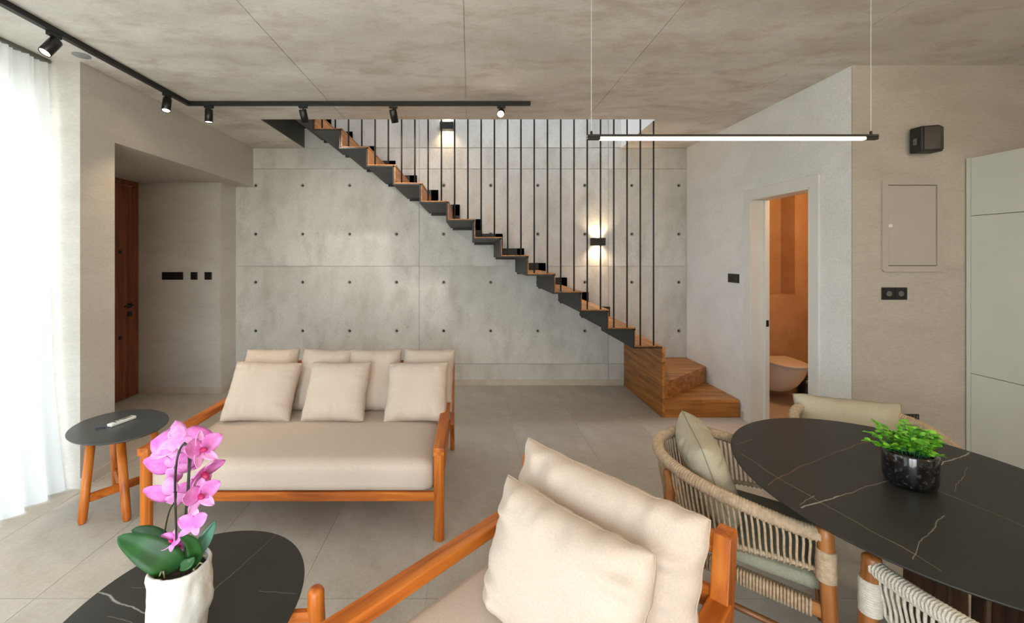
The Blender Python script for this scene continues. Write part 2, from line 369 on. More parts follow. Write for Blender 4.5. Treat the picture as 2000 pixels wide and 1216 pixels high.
# plugs deep in the tie holes
bm = bmesh.new()
lathe(bm, [(.0001, 0), (.0225, 0), (.0225, .001), (.0125, .001), (.0120, .003), (.0001, .0035)], 14)
pm = newobj('tie_hole', bm, mat('plug_mortar', (146, 143, 136), (158, 155, 148), .8, (60, 60, 60)), wb); bm = None; pm.data.materials.append(M_['black'])
for p in pm.data.polygons:
    if p.center.z > .0012: p.material_index = 1
first = True
for X in hx:
    for Z in hz:
        o = pm if first else pm.copy()
        if not first: C.objects.link(o)
        first = False
        o.location = (X, YB + .0105, Z); o.rotation_euler = (R(90), 0, 0)
for i in range(3): hole_panel('panel', max(xj[i], -2.87), xj[i + 1], ZT + .004, 5.4, [], wb)

# left wall with the opening to the hall
bm = bmesh.new(); bx(bm, -3.35, WL, 2.888, 3.17, 0, ZT)
bx(bm, WL - .22, WL, 3.17, YB, 2.42, ZT); S(newobj('wall_left', bm, 'plaster'))
bm = bmesh.new()
bx(bm, -4.0, -2.86, 4.9, 5.5, 0, 2.42); bx(bm, -4.0, -3.82, 2.9, 4.9, 0, 2.42); bx(bm, -4.0, -3.35, 2.9, 3.17, 0, 2.42)
S(newobj('wall_hall', bm, 'plaster'))
S(box('ceiling_hall', -4.0, WL - .22, 2.9, 5.5, 2.42, 2.60, 'plaster'))
S(box('trim_1', -2.862, -2.852, 4.9, YB, 0, 2.42, 'plaster'))
# baseboards
S(box('baseboard_back', -2.85, 1.875, YB - .012, YB, 0, .07, 'base', bevel=.002))
S(box('baseboard_left', WL, WL + .012, 2.888, 3.17, 0, .07, 'base', bevel=.002))
S(box('baseboard_hall', -3.8, -2.848, 4.888, 4.9, 0, .07, 'base', bevel=.002))
S(box('trim_2', -2.86, -2.848, 4.9, YB - .012, 0, .07, 'base', bevel=.002))

# right wall with doorway to the bathroom
D0, D1, DH = 3.30, 4.005, 2.11
bm = bmesh.new()
bx(bm, WR, WR + .14, D1, YB, 0, ZT); bx(bm, WR, WR + .14, D0, D1, DH, ZT); bx(bm, WR, WR + .14, 2.956, D0, 0, ZT)
S(newobj('wall_right', bm, 'whitewall'))
bm = bmesh.new(); bx(bm, WR, 4.3, 2.948, 2.956, 0, ZT); bx(bm, WR + .1401, 4.3, 2.956, 3.08, 0, ZT); S(newobj('wall_kitchen', bm, 'taupe'))
S(box('wall_far_right', 4.1, 4.3, -1.6, 2.948, 0, ZT, 'plaster'))
bm = bmesh.new(); cw = .018
bx(bm, WR - cw, WR, D1, D1 + .088, 0, DH + .088); bx(bm, WR - cw, WR, D0 - .086, D0, 0, DH + .088); bx(bm, WR - cw, WR, D0, D1, DH, DH + .088)
bx(bm, WR - cw, WR + .15, D1 - .014, D1, 0, DH); bx(bm, WR - cw, WR + .15, D0, D0 + .014, 0, DH); bx(bm, WR - cw, WR + .15, D0, D1, DH - .014, DH)
d2 = S(newobj('door_2', bm, 'white', bevel=.003))
box('leaf_edge', WR + .098, WR + .14, D1 - .045, D1 - .015, .01, DH - .016, 'white', d2, bevel=.002)
box('latch', WR + .108, WR + .13, D1 - .049, D1 - .044, .92, .98, 'black', d2)
S(box('baseboard_right', WR - .01, WR, 4.1, 4.15, 0, .07, 'base'))

# bathroom beyond
BY = 4.89
bm = bmesh.new(); NX0, NX1, NZ = 3.1, 3.735, 1.134
bx(bm, WR + .14, NX0, BY, YB, 0, 2.45); bx(bm, NX1, 4.3, BY, YB, 0, 2.45); bx(bm, NX0, NX1, BY, YB, 0, NZ); bx(bm, NX0, NX1, BY + .22, YB + .05, NZ, 2.45)
bx(bm, 4.15, 4.3, 3.08, BY, 0, 2.45)
S(newobj('wall_bathroom', bm, 'bath'))
S(box('ceiling_bathroom', WR + .14, 4.3, 3.08, YB, 2.45, 2.55, 'bath'))
S(box('wall_bathroom_side', WR + .141, WR + .155, D1, BY, 0, 2.45, 'bath'))

# ceiling: slab with formwork panels, open over the stair
VX0, VX1, VY = -2.02, 1.80, 4.11
VX1b = 1.856
bm = bmesh.new()
bx(bm, -3.4, 4.3, -1.6, VY, ZT + .006, 3.355); bx(bm, -3.4, VX0, VY, YB + .012, ZT + .006, 3.355)
prism(bm, [(VX1, VY), (4.3, VY), (4.3, YB + .012), (VX1b, YB + .012)], ZT + .006, 3.355, 'z')
cl = S(newobj('ceiling', bm, 'ceil'))
sx = [-3.4, -2.37, -1.2, -.03, 1.12, 2.3, 3.47, 4.3]; gp = .0022
for a, b in zip(sx, sx[1:]):
    box('panel', a + gp, b - gp, -1.6, VY, ZT, ZT + .006, 'ceil', cl)
box('panel', WL, -2.37 - gp, VY + gp, YB, ZT, ZT + .006, 'ceil', cl)
box('panel', -2.37 + gp, VX0, VY + gp, YB, ZT, ZT + .006, 'ceil', cl)
for (a0, a1, b0, b1) in ((VX1, VX1b, 2.3 - gp, 2.3 - gp), (2.3 + gp, 2.3 + gp, WR, WR)):
    bm = bmesh.new(); prism(bm, [(a0, VY + gp), (b0, VY + gp), (b1, YB), (a1, YB)], ZT, ZT + .006, 'z'); newobj('panel', bm, 'ceil', cl)
# floor opening edges and the upper stairwell
S(box('trim_3', VX0, VX0 + .008, VY, YB, ZT + .001, 3.36, 'dark'))  # dark sheet: shade on the opening's left face, put into the colour
bm = bmesh.new(); prism(bm, [(VX1 - .008, VY), (VX1, VY), (VX1b, YB), (VX1b - .008, YB)], ZT + .001, 5.4, 'z')
bx(bm, VX1, 1.95, VY, YB + .012, 3.36, 5.4)
S(newobj('trim_4', bm, 'whitewall'))
bm = bmesh.new(); bx(bm, -3.5, 1.95, VY - .15, VY - .01, 3.36, 5.4); bx(bm, -3.5, -3.35, VY, YB + .01, 3.36, 5.4)
S(newobj('wall_upper', bm, 'whitewall'))
bm = bmesh.new(); bx(bm, -3.5, -.5, VY - .15, YB + .2, 5.4, 5.5); bx(bm, 1.7, 1.95, VY - .15, YB + .2, 5.4, 5.5); bx(bm, -.5, 1.7, VY - .15, 4.25, 5.4, 5.5); bx(bm, -.5, 1.7, 5.05, YB + .2, 5.4, 5.5)
S(newobj('ceiling_upper', bm, 'whitewall'))

# left sliding window behind the curtain, and the window behind the camera
WXL = -3.15
bm = bmesh.new(); bx(bm, WXL - .15, WXL + .0, -1.6, -1.45, 0, ZT); bx(bm, WXL - .15, WXL, -1.45, 2.888, 2.78, ZT); S(newobj('wall_window', bm, 'whitewall'))
def window(name, panes, frame_fn):
    pass
w1 = bpy.data.objects.new('window_1', None); C.objects.link(w1); S(w1)
def wframe(name, a0, a1, z0, z1, plane, parent, axis, t=.05, d=.06):
    bm = bmesh.new()
    for (p, q, r_, s_) in ((a0, a1, z0, z0 + t), (a0, a1, z1 - t, z1), (a0, a0 + t, z0 + t, z1 - t), (a1 - t, a1, z0 + t, z1 - t)):
        if axis == 'y': bx(bm, plane - d / 2, plane + d / 2, p, q, r_, s_)
        else: bx(bm, p, q, plane - d / 2, plane + d / 2, r_, s_)
    f = newobj(name, bm, 'alum', parent)
    bm = bmesh.new()
    if axis == 'y': bx(bm, plane - .004, plane + .004, a0 + t, a1 - t, z0 + t, z1 - t)
    else: bx(bm, a0 + t, a1 - t, plane - .004, plane + .004, z0 + t, z1 - t)
    newobj('pane', bm, 'glass', f)
for a, b in ((-1.45, 0), (0, 1.44), (1.44, 2.885)): wframe('window_frame', a, b, .0, 2.78, WXL - .08, w1, 'y')
w2 = bpy.data.objects.new('window_2', None); C.objects.link(w2); S(w2)
for a, b in ((-2.0, -.8), (-.8, .4)): wframe('window_frame', a, b, .1, 2.3, -1.55, w2, 'x')
bm = bmesh.new(); bx(bm, -3.3, -2.0, -1.6, -1.5, 0, ZT); bx(bm, .4, 4.3, -1.6, -1.5, 0, ZT); bx(bm, -2, .4, -1.6, -1.5, 2.3, ZT); bx(bm, -2, .4, -1.6, -1.5, 0, .1)
S(newobj('wall_front', bm, 'plaster'))
S(box('trim_5', -8, -3.32, -4, 6, -.2, -.05, 'tile'))   # terrace outside

# entrance door in the hall
dr = bpy.data.objects.new('door_1', None); C.objects.link(dr); S(dr); DX = -3.82
box('door_frame', DX, DX + .02, 3.85, 4.89, 2.36, 2.42, 'door', dr); box('door_frame', DX, DX + .02, 4.83, 4.89, 0, 2.36, 'door', dr)
for i in range(10):
    y0 = 3.87 + i * .096
    box('board', DX, DX + .03, y0 + .002, y0 + .094, .005, 2.35, 'door', dr, bevel=.003)
h = box('lock_plate', DX + .03, DX + .036, 4.72, 4.775, 1.0, 1.055, 'black', dr)
bm = bmesh.new(); tube(bm, [(DX + .036, 4.75, 1.03), (DX + .075, 4.75, 1.03), (DX + .08, 4.745, 1.03), (DX + .08, 4.62, 1.028)], .009, 8); newobj('handle', bm, 'black', dr, True)
box('lock_plate', DX + .03, DX + .036, 4.72, 4.775, .905, .96, 'black', dr)
for z in (1.62, .69): box('stud', DX + .03, DX + .04, 4.60, 4.635, z - .018, z + .018, 'black', dr)

# ------------------------------------------------------------------ staircase
st = thing('staircase', 'folded black steel staircase with oak treads and thin vertical rods along the concrete wall', 'staircase', (1.9, 4.65, 0))
def rel(o, p=st): o.location = Vector(o.location) - Vector(p.location); return o
G, H_, N0X, N0Z = .2605, .177, 1.88, .70
YN, YW = 4.16, 5.165
nose = [(N0X - G * k, N0Z + H_ * k) for k in range(15)]
nose.append((VX0 + .02 + G * .0 if False else N0X - G * 15, N0Z + H_ * 15))
T1 = .016; T2 = .008
# steel zigzag plate
bm = bmesh.new(); top = []; bot = []
for k in range(15):
    x, z = nose[k]
    top += [(x - T1 * (1 if k else 0), z - T1), (x - G - T1, z - T1)]
    bot += [(x - T1 - T2 * (1 if k else 0) + (T1 if k == 0 else 0), z - T1 - T2), (x - G - T1 - T2, z - T1 - T2)]
top.append((nose[14][0] - G - T1, nose[14][1] + H_ - T1)); bot.append((nose[14][0] - G - T1 - T2, nose[14][1] + H_ - T1))
prof = top + bot[::-1]
for i in range(len(top) - 1):
    prism(bm, [top[i], top[i + 1], bot[i + 1], bot[i]], YN, YW, 'y')
rel(newobj('folded_plate', bm, 'steel', st))
# black edge strip on the open side
bm = bmesh.new(); E_ = .010
for k in range(15):
    x, z = nose[k]
    bx(bm, x - G - T1 - T2, x, YN - .007, YN, z - T1 - T2, z - E_)
    bx(bm, x - G - T1 - T2, x - G - E_ , YN - .007, YN, z - E_, z + H_ - E_)
rel(newobj('edge_strip', bm, 'black', st))
for k in range(15):
    x, z = nose[k]
    rel(box('tread', x - G - T1, x + .004, YN + .002, YW, z - T1, z, 'oy', st, bevel=.002))
    rel(box('riser', x - G - T1, x - G, YN + .002, YW, z, z + H_ - T1, 'oy', st))
# stepped skirting on the wall side
bm = bmesh.new(); K = .085
for k in range(1, 15):
    x, z = nose[k]
    bx(bm, x - G + K, x + K, YW, YB - .016, z - .05, z + K)
    bx(bm, x - G, x - G + K, YW, YB - .016, z - .05, z + H_ + K)
rel(newobj('wall_skirting', bm, 'black', st))
# rods
bm = bmesh.new(); tube(bm, [(0, 0, 0), (0, 0, 1)], .008, 8); rod0 = bm
me = bpy.data.meshes.new('rod'); rod0.to_mesh(me); rod0.free(); me.materials.append(M_['black']); me.shade_smooth()
for i in range(26):
    px = 1276.5 - 25.9 * i; yr = YN + .012; X = (px - CX) * yr / F
    k = int((N0X - X) // G); zb = N0Z + H_ * k
    o = bpy.data.objects.new('rod', me); C.objects.link(o); o.parent = st; o.location = (X, yr, zb); o.scale = (1, 1, 3.34 - zb); rel(o)
# solid oak base: winders and side panel
XP = N0X
bm = bmesh.new(); bx(bm, XP, XP + .03, YN - .004, YB - .014, 0, N0Z - T1); rel(newobj('side_panel', bm, 'oy', st, bevel=.002))
SH = .172; xp = XP + .03; wr = WR - .012
def stepbox(poly, z0, z1, top):
    bm = bmesh.new(); prism(bm, poly, z0, z1 - .03, 'z'); a = rel(newobj('step_box', bm, 'ox', st))
    bm = bmesh.new(); prism(bm, poly, z1 - .03, z1, 'z'); b = rel(newobj('step_top', bm, top, st, bevel=.002))
stepbox([(xp, YN), (wr, YN), (wr, YB - .014), (xp, YB - .014)], 0, SH, 'ox')
stepbox([(xp, YN + .002), (wr, 4.75), (wr, YB - .014), (xp, YB - .014)], SH, 2 * SH, 'ox')
stepbox([(xp, YN + .004), (2.2, YB - .014), (xp, YB - .014)], 2 * SH, 3 * SH, 'ox')

# ------------------------------------------------------------------ cushions
def pillow_bm(w, h, t, seed, N=44, wr=1.0, pinch=.05):
    """upright cushion: x across, z up from 0, y thickness"""
    bm = bmesh.new(); off = Vector((seed * 7.3, seed * 3.1, seed)); sides = []
    for s in (-1, 1):
        gr = []
        for i in range(N + 1):
            row = []
            for j in range(N + 1):
                u = -1 + 2 * i / N; v = -1 + 2 * j / N
                u = math.sin(u * math.pi / 2) * .55 + u * .45; v = math.sin(v * math.pi / 2) * .55 + v * .45
                ed = max(abs(u), abs(v))
                cr_ = 1 - .015 * (abs(u) * abs(v)) ** 8; x = cr_ * u * w / 2 * (1 - pinch * (1 - v * v) * abs(u) ** 2); z = cr_ * v * h / 2 * (1 - pinch * (1 - u * u) * abs(v) ** 2)
                body = max(0, (1 - u ** 4)) ** .52 * max(0, (1 - v ** 4)) ** .52
                y = s * t / 2 * body
                # gathers running in from the seam
                fu = math.exp(-((1 - abs(u)) / .28) ** 2) * (1 - abs(u)) * 4; fv = math.exp(-((1 - abs(v)) / .28) ** 2) * (1 - abs(v)) * 4
                n1 = noise.noise(Vector((x * 30, 0, s * 3)) + off) * fv * (1 - u ** 6) + noise.noise(Vector((z * 30, 5, s * 3)) + off) * fu * (1 - v ** 6)
                n2 = noise.noise(Vector((x * 7, z * 7, s * 2)) + off) * (1 - ed ** 6)
                y += s * (.020 * n1 * wr + .009 * n2) * (w / .45)
                z += .006 * noise.noise(Vector((x * 18, 9, 0)) + off) * wr * (abs(v) ** 3)
                x += .006 * noise.noise(Vector((z * 18, 2, 0)) + off) * wr * (abs(u) ** 3)
                row.append(bm.verts.new((x, y, z + h / 2)))
            gr.append(row)
        sides.append(gr)
        for i in range(N):
            for j in range(N): bm.faces.new((gr[i][j], gr[i + 1][j], gr[i + 1][j + 1], gr[i][j + 1]))
    bmesh.ops.remove_doubles(bm, verts=bm.verts, dist=.0004)
    return bm
def seam_path(w, h, seed, pinch=.05, n=28):
    pts = []
    off = Vector((seed * 7.3, seed * 3.1, seed))
    def P(u, v):
        cr_ = 1 - .015 * (abs(u) * abs(v)) ** 8; x = cr_ * u * w / 2 * (1 - pinch * (1 - v * v) * abs(u) ** 2); z = cr_ * v * h / 2 * (1 - pinch * (1 - u * u) * abs(v) ** 2)
        z2 = z + .006 * noise.noise(Vector((x * 18, 9, 0)) + off) * (abs(v) ** 3); x2 = x + .006 * noise.noise(Vector((z2 * 18, 2, 0)) + off) * (abs(u) ** 3)
        return Vector((x2, 0, z2 + h / 2))
    for i in range(n): pts.append(P(-1 + 2 * i / n, -1))
    for i in range(n): pts.append(P(1, -1 + 2 * i / n))
    for i in range(n): pts.append(P(1 - 2 * i / n, 1))
    for i in range(n + 1): pts.append(P(-1, 1 - 2 * i / n))
    return pts
def pillow(name, label, loc, yaw, tilt, w, h, t, seed, m='linen', group=None, roll=0, wr=1.0, seam=False):
    bm = pillow_bm(w, h, t, seed, wr=wr)
    e = thing(name, label, 'cushion', loc, (Matrix.Rotation(yaw, 3, 'Z') @ Matrix.Rotation(-tilt, 3, 'X') @ Matrix.Rotation(roll, 3, 'Y')).to_euler(), group)
    newobj('cover', bm, m, e, True)
    bm = bmesh.new(); tube(bm, seam_path(w, h, seed), .0028 if seam else .002, 6, False); newobj('piping', bm, 'piping' if m == 'linen' else 'piping2', e, True)
    return e

def seat_pad_bm(x0, x1, y0, y1, z0, z1, r=.05, N=26, bulge=.012, seed=1):
    """box cushion with rounded edges and a slight crown"""
    bm = bmesh.new(); cx, cy, cz = (x0 + x1) / 2, (y0 + y1) / 2, (z0 + z1) / 2; a, b, c = (x1 - x0) / 2, (y1 - y0) / 2, (z1 - z0) / 2
    bmesh.ops.create_cube(bm, size=2); bmesh.ops.subdivide_edges(bm, edges=bm.edges, cuts=N, use_grid_fill=True)
    for v in bm.verts:
        p = v.co.copy()
        q = Vector((p.x * a, p.y * b, p.z * c)); inner = Vector((max(-a + r, min(a - r, q.x)), max(-b + r, min(b - r, q.y)), max(-c + r, min(c - r, q.z))))
        d = q - inner
        if d.length > 1e-6: q = inner + d.normalized() * min(r, d.length if max(abs(p.x), abs(p.y), abs(p.z)) < .999 else r)
        else: q = inner
        k = (1 - p.x ** 4) * (1 - p.y ** 4)
        if p.z > 0: q.z += bulge * k
        n = noise.noise(Vector((q.x * 16, q.z * 2 + seed, q.y * 16)))
        if p.y < -.95: q.y += .004 * n; 
        q.z += .003 * noise.noise(Vector((q.x * 4, q.y * 4, seed)))
        v.co = q + Vector((cx, cy, cz))
    return bm

# ------------------------------------------------------------------ lounge seats (daybed sofa and armchair)
def lounge(name, label, cat, loc, yaw, W, D, AH, SZ, back_top, padfront, pw=.058, lean=.16, po=.03, pt=.017):
    t = thing(name, label, cat, loc, (0, 0, yaw))
    h = W / 2 - pw / 2
    for s in (-1, 1):
        bm = bmesh.new(); beam(bm, (s * h, .03, .0), (s * h, .03, AH - .022), pw, pw * 1.05, (0, 1, 0), .3); newobj('leg', bm, 'tz', t, bevel=.004)
        bm = bmesh.new(); beam(bm, (s * h, -.001, AH - .021), (s * h, D - .03, AH - .021), pw * 1.06, .044, (0, 0, 1), .09); newobj('arm', bm, 'ty', t, bevel=.003)
        # rear post: a leaning board
        bm = bmesh.new()
        prism(bm, [(D - .02, 0), (D + .035, 0), (D - .02, .24), (D + .0 + lean * .45, back_top), (D - .075 + lean * .45, back_top), (D - .105, .24)], s * (h + po) - pt, s * (h + po) + pt, 'x')
        newobj('rear_leg', bm, 'tz', t, bevel=.004)
    bm = bmesh.new(); beam(bm, (-h, .03, SZ - .026), (h, .03, SZ - .026), .03, .052); newobj('front_rail', bm, 'tx', t)
    bm = bmesh.new(); beam(bm, (-h, D - .06, SZ - .03), (h, D - .06, SZ - .03), .03, .052); newobj('rear_rail', bm, 'tx', t)
    for s in (-1, 1):
        bm = bmesh.new(); beam(bm, (s * (h), .03, SZ - .026), (s * (h), D - .05, SZ - .026), .03, .052); newobj('side_rail', bm, 'ty', t)
    n = int((D - .25) / .11)
    for i in range(n):
        y = .14 + i * .11; bm = bmesh.new(); beam(bm, (-h + .015, y, SZ - .012), (h - .015, y, SZ - .012), .06, .018); newobj('slat', bm, 'tx', t)
    yb0 = D - .05 + lean * .1
    for z in (back_top - .035, back_top - .2):
        yy = D - .0 - .055 + lean * .45 * (z - .24) / (back_top - .24)
        bm = bmesh.new(); beam(bm, (-h, yy, z), (h, yy, z), .03, .07); newobj('back_rail', bm, 'tx', t)
    o = newobj('seat_cushion', seat_pad_bm(-h + .03, h - .03, padfront, D - .1, SZ, SZ + .17), 'linen', t, True)
    return t
sofa_loc = (-.985, 2.345, 0)
lounge('daybed_sofa', 'wide teak daybed sofa with beige seat cushion in front of the concrete wall', 'sofa', sofa_loc, 0, 1.69, 1.13, .515, .265, .725, -.0, .058)
# loose cushions on the sofa
for i, (px, w, yaw) in enumerate(((529, .405, 4), (631, .405, -5), (733, .405, 3), (833, .405, -4))):
    lab = ['beige cushion at the left end of the sofa back row', 'beige cushion second from left in the sofa back row',
           'beige cushion third from left in the sofa back row', 'beige cushion at the right end of the sofa back row'][i]
    X = (px - CX) * 3.25 / F
    pillow('back_cushion', lab, (X, 3.10, .445), R(yaw), R(31), w, .47, .17, 11 + i, group='back row cushions on the sofa')
for i, (px, w, yaw, rl) in enumerate(((508, .47, 5, 3), (655, .44, -3, -1), (813, .44, -4, -2))):
    lab = ['beige square cushion leaning forward at the left of the sofa seat', 'beige square cushion in the middle of the sofa front row', 'beige square cushion beside the right arm of the sofa'][i]
    X = (px - CX) * 2.98 / F
    pillow('throw_cushion', lab, (X, 2.90, .447), R(yaw), R(33), w, .42, .17, 21 + i, group='front row cushions on the sofa', roll=R(rl))

# armchair in the foreground, turned 45 degrees
ch_loc = Vector((-.184, .899, 0)); ch_yaw = R(-45.4)
lounge('armchair', 'teak armchair in the foreground with two beige cushions, cut off by the frame', 'armchair', ch_loc, ch_yaw, .815, 1.0, .52, .26, .705, -.0, .06, .14, 0, .026)
def arm_pt(x, y, z): return ch_loc + Matrix.Rotation(ch_yaw, 3, 'Z') @ Vector((x, y, z))
pillow('back_cushion', 'large beige back cushion standing behind the smaller one in the foreground armchair', arm_pt(.068, .70, .445), ch_yaw + R(-4), R(13), .665, .435, .20, 3, wr=1.7, seam=True, roll=R(1))
pillow('throw_cushion', 'smaller beige cushion in front on the foreground armchair seat', arm_pt(.07, .49, .447), ch_yaw + R(-5), R(17), .53, .395, .19, 5, wr=1.7, seam=True)

# ------------------------------------------------------------------ tables
def ellipse_top(bm, a, b, th, rot, n=96, ex=2.0):
    prof = [(.93, -th), (.985, -th + th * .25), (1, -th * .35), (.999, -th * .12), (.994, 0)]
    rings = []
    for k, z in prof:
        ring = []
        for i in range(n):
            an = 2 * math.pi * i / n; c, s = math.cos(an), math.sin(an)
            x = a * k * math.copysign(abs(c) ** (2 / ex), c); y = b * k * math.copysign(abs(s) ** (2 / ex), s)
            ring.append(bm.verts.new((x * math.cos(rot) - y * math.sin(rot), x * math.sin(rot) + y * math.cos(rot), z)))
        rings.append(ring)
    for p, q in zip(rings, rings[1:]):
        for i in range(n): bm.faces.new((p[i], p[(i + 1) % n], q[(i + 1) % n], q[i]))
    bm.faces.new(rings[0][::-1]); bm.faces.new(rings[-1])
def xy(v): return (v.x, v.y)
# dining table
DT = Vector((1.60, 1.546, 0)); dt = thing('dining_table', 'black stone topped round dining table with fine white veins at the right', 'table', DT)
GR = (150, 140, 122); GO = (150, 104, 56); WH = (190, 186, 176)
P = lambda x, y: xy(at(x, y, .75))
veins = [(P(1498, 946), P(1560, 912), .003, GO), (P(1560, 912), P(1691, 861), .003, GO), (P(1524, 930), P(1640, 880), .002, (90, 74, 56)),
         (P(1562, 990), P(1640, 968), .003, WH), (P(1640, 968), P(1740, 936), .0028, GR), (P(1820, 912), P(1897, 884), .0035, WH),
         (P(1448, 886), P(1525, 936), .0026, GR), (P(1525, 936), P(1785, 1082), .0026, GR), (P(1785, 1082), P(1838, 1115), .0018, GR),
         (P(1822, 953), P(2050, 1048), .0022, GR), (P(1842, 1005), P(1812, 1042), .0022, GR), (P(1812, 1042), P(1778, 1090), .0016, GR), (P(1436, 868), P(1470, 858), .002, GR),
         (P(1560, 985), P(1592, 968), .002, GR), (P(1890, 910), P(1866, 960), .0016, GR)]
bm = bmesh.new(); ellipse_top(bm, .637, .547, .014, R(75.8)); o = newobj('tabletop', bm, stone_top('sintered_stone', (36, 35, 32), veins, DT.x, DT.y), dt); o.location = (0, 0, .75)
for p in o.data.polygons: p.use_smooth = len(p.vertices) == 4
bm = bmesh.new(); lathe(bm, [(.0001, .722), (.34, .722), (.36, .735), (.36, .736), (.0001, .736)], 40); newobj('apron', bm, 'walnut', dt)
for k in range(4):
    an = R(20 + 90 * k); c, s = math.cos(an), math.sin(an); bm = bmesh.new()
    prism(bm, [(-.07, 0), (.07, 0), (.052, .722), (-.052, .722)], -.02, .02, 'y')
    o = newobj('leg', bm, 'walnut', dt, bevel=.005); o.rotation_euler = (0, 0, an); o.location = (.24 + .12 * c, .02 + .12 * s, 0)
for k in range(2):
    bm = bmesh.new(); beam(bm, (-.12, 0, .03 + .045 * k), (.12, 0, .03 + .045 * k), .05, .04); o = newobj('foot_rail', bm, 'walnut', dt); o.rotation_euler = (0, 0, R(20 + 90 * k)); o.location = (.24, .02, 0)

# coffee table
CT = Vector((-.946, 1.407, 0)); ct = thing('coffee_table', 'low oval coffee table with black veined stone top in front of the daybed', 'table', CT)
P = lambda x, y: xy(at(x, y, .40))
veins = [(P(192, 1156), P(240, 1178), .0045, WH), (P(240, 1178), P(290, 1199), .004, WH), (P(540, 1043), P(417, 1153), .0018, GR), (P(417, 1153), P(360, 1200), .0018, GR),
         (P(505, 1155), P(580, 1158), .0018, GR), (P(255, 1148), P(300, 1147), .0015, GR), (P(210, 1203), P(300, 1230), .0022, GR)]
bm = bmesh.new(); ellipse_top(bm, .362, .421, .012, 0, ex=2.1); o = newobj('tabletop', bm, stone_top('sintered_stone_low', (40, 39, 36), veins, CT.x, CT.y), ct); o.location = (0, 0, .40)
for p in o.data.polygons: p.use_smooth = len(p.vertices) == 4
for (x, y) in ((.428, .03), (-.20, -.44), (.20, -.44)):
    bm = bmesh.new(); q = Vector((x, y, 0)).normalized() * .02
    tube(bm, [(x + q.x, y + q.y, 0), (x + q.x, y + q.y, .012), (x, y, .40), (x, y, .445), (x, y, .456), (x, y, .461)], [.022, .026, .028, .027, .02, .008], 14); newobj('leg', bm, 'tz', ct, True)
    bm = bmesh.new(); beam(bm, (x * .45, y * .45, .366), (x, y, .366), .035, .035); newobj('bracket', bm, 'tx', ct)
bm = bmesh.new(); lathe(bm, [(.0001, .35), (.19, .35), (.2, .36), (.2, .3875), (.0001, .3875)], 32); newobj('apron', bm, 'walnut', ct)

# side table
ST = Vector((-2.229, 2.715, 0)); 
sd = thing('side_table', 'small oval side table with charcoal top on four round teak legs beside the curtain', 'table', ST)
bm = bmesh.new(); ellipse_top(bm, .322, .252, .012, math.atan2(.632, -.775))
o = newobj('tabletop', bm, mat('charcoal_laminate', (62, 66, 68), (70, 74, 76), .35, (3, 20, 3)), sd); o.location = (0, 0, .5)
for p in o.data.polygons: p.use_smooth = len(p.vertices) == 4
lp = {'a': ((-.065, -.13), (-.055, -.205)), 'b': ((.08, -.095), (.185, -.175)), 'c': ((-.13, .10), (-.165, .175)), 'd': ((.12, .10), (.20, .16))}
for nm, (tp, ft) in lp.items():
    bm = bmesh.new(); tube(bm, [(ft[0], ft[1], 0), (ft[0], ft[1], .008), (ft[0] * .99, ft[1] * .99, .02), (tp[0], tp[1], .488)], [.017, .018, .0235, .0245], 14); newobj('leg', bm, 'tz', sd, True)
for a, b in (('a', 'd'), ('b', 'c')):
    pa = [lp[a][1][i] * .7 + lp[a][0][i] * .3 for i in (0, 1)]; pb = [lp[b][1][i] * .7 + lp[b][0][i] * .3 for i in (0, 1)]
    bm = bmesh.new(); beam(bm, (pa[0], pa[1], .13), (pb[0], pb[1], .13), .022, .05); newobj('stretcher', bm, 'tx', sd)

# remote control on the side table
a = at(213, 834, .5); b = at(262, 816, .5); mid = (a + b) / 2; L = (b - a).length
rm = thing('remote_control', 'white remote control lying on the side table', 'remote', (mid.x, mid.y, .501), (0, 0, math.atan2(b.y - a.y, b.x - a.x)))
bm = bmesh.new(); bx(bm, -L / 2, L / 2, -.021, .021, 0, .018); newobj('body', bm, 'white', rm, bevel=.005, seg=3)
box('display', L / 2 - .075, L / 2 - .015, -.014, .014, .018, .0188, mat('lcd', (150, 156, 150), rough=.2), rm)
for i in range(3):
    for j in range(2): box('button', -L / 2 + .03 + i * .022, -L / 2 + .042 + i * .022, -.012 + j * .014, -.002 + j * .014, .018, .0198, 'dark' if i == 0 else 'alum', rm)
cb = at(205, 836, .5); pth = [(cb.x - .05, cb.y - .012, .504), (cb.x - .01, cb.y + .004, .504), (cb.x + .01, cb.y - .006, .504), (a.x - .01, a.y - .01, .504)]
bm = bmesh.new(); tube(bm, pth, .003, 6); tag(newobj('wrist_cord', bm, mat('navy_cord', (40, 48, 84), rough=.7), None, True), 'short navy cord lying at the end of the white remote', 'cord')

# ------------------------------------------------------------------ rope dining chairs
def rail_pts(w, yf, yb, zf, zb, n):
    """U-shaped path from front left round the back to front right"""
    dense = []
    rb = w
    for i in range(41): 
        t = i / 40; dense.append(Vector((-w * (1.0 - .0 * t), yf + (yb + rb - yf) * t, 0)))
    for i in range(1, 81):
        a = math.pi + math.pi * i / 80; dense.append(Vector((w * math.cos(a), yb + rb + rb * math.sin(a) * 1.0, 0)))
    for i in range(1, 41):
        t = i / 40; dense.append(Vector((w, yb + rb + (yf - yb - rb) * t, 0)))
    L = [0]
    for a, b in zip(dense, dense[1:]): L.append(L[-1] + (b - a).length)
    out = []; j = 0
    for i in range(n):
        s = L[-1] * i / (n - 1)
        while j < len(L) - 2 and L[j + 1] < s: j += 1
        f = (s - L[j]) / max(L[j + 1] - L[j], 1e-9); p = dense[j].lerp(dense[j + 1], f)
        k = max(0, min(1, (yf - p.y) / (yf - yb))); k = k * k * (3 - 2 * k)
        out.append(Vector((p.x, p.y, zf + (zb - zf) * k)))
    return out
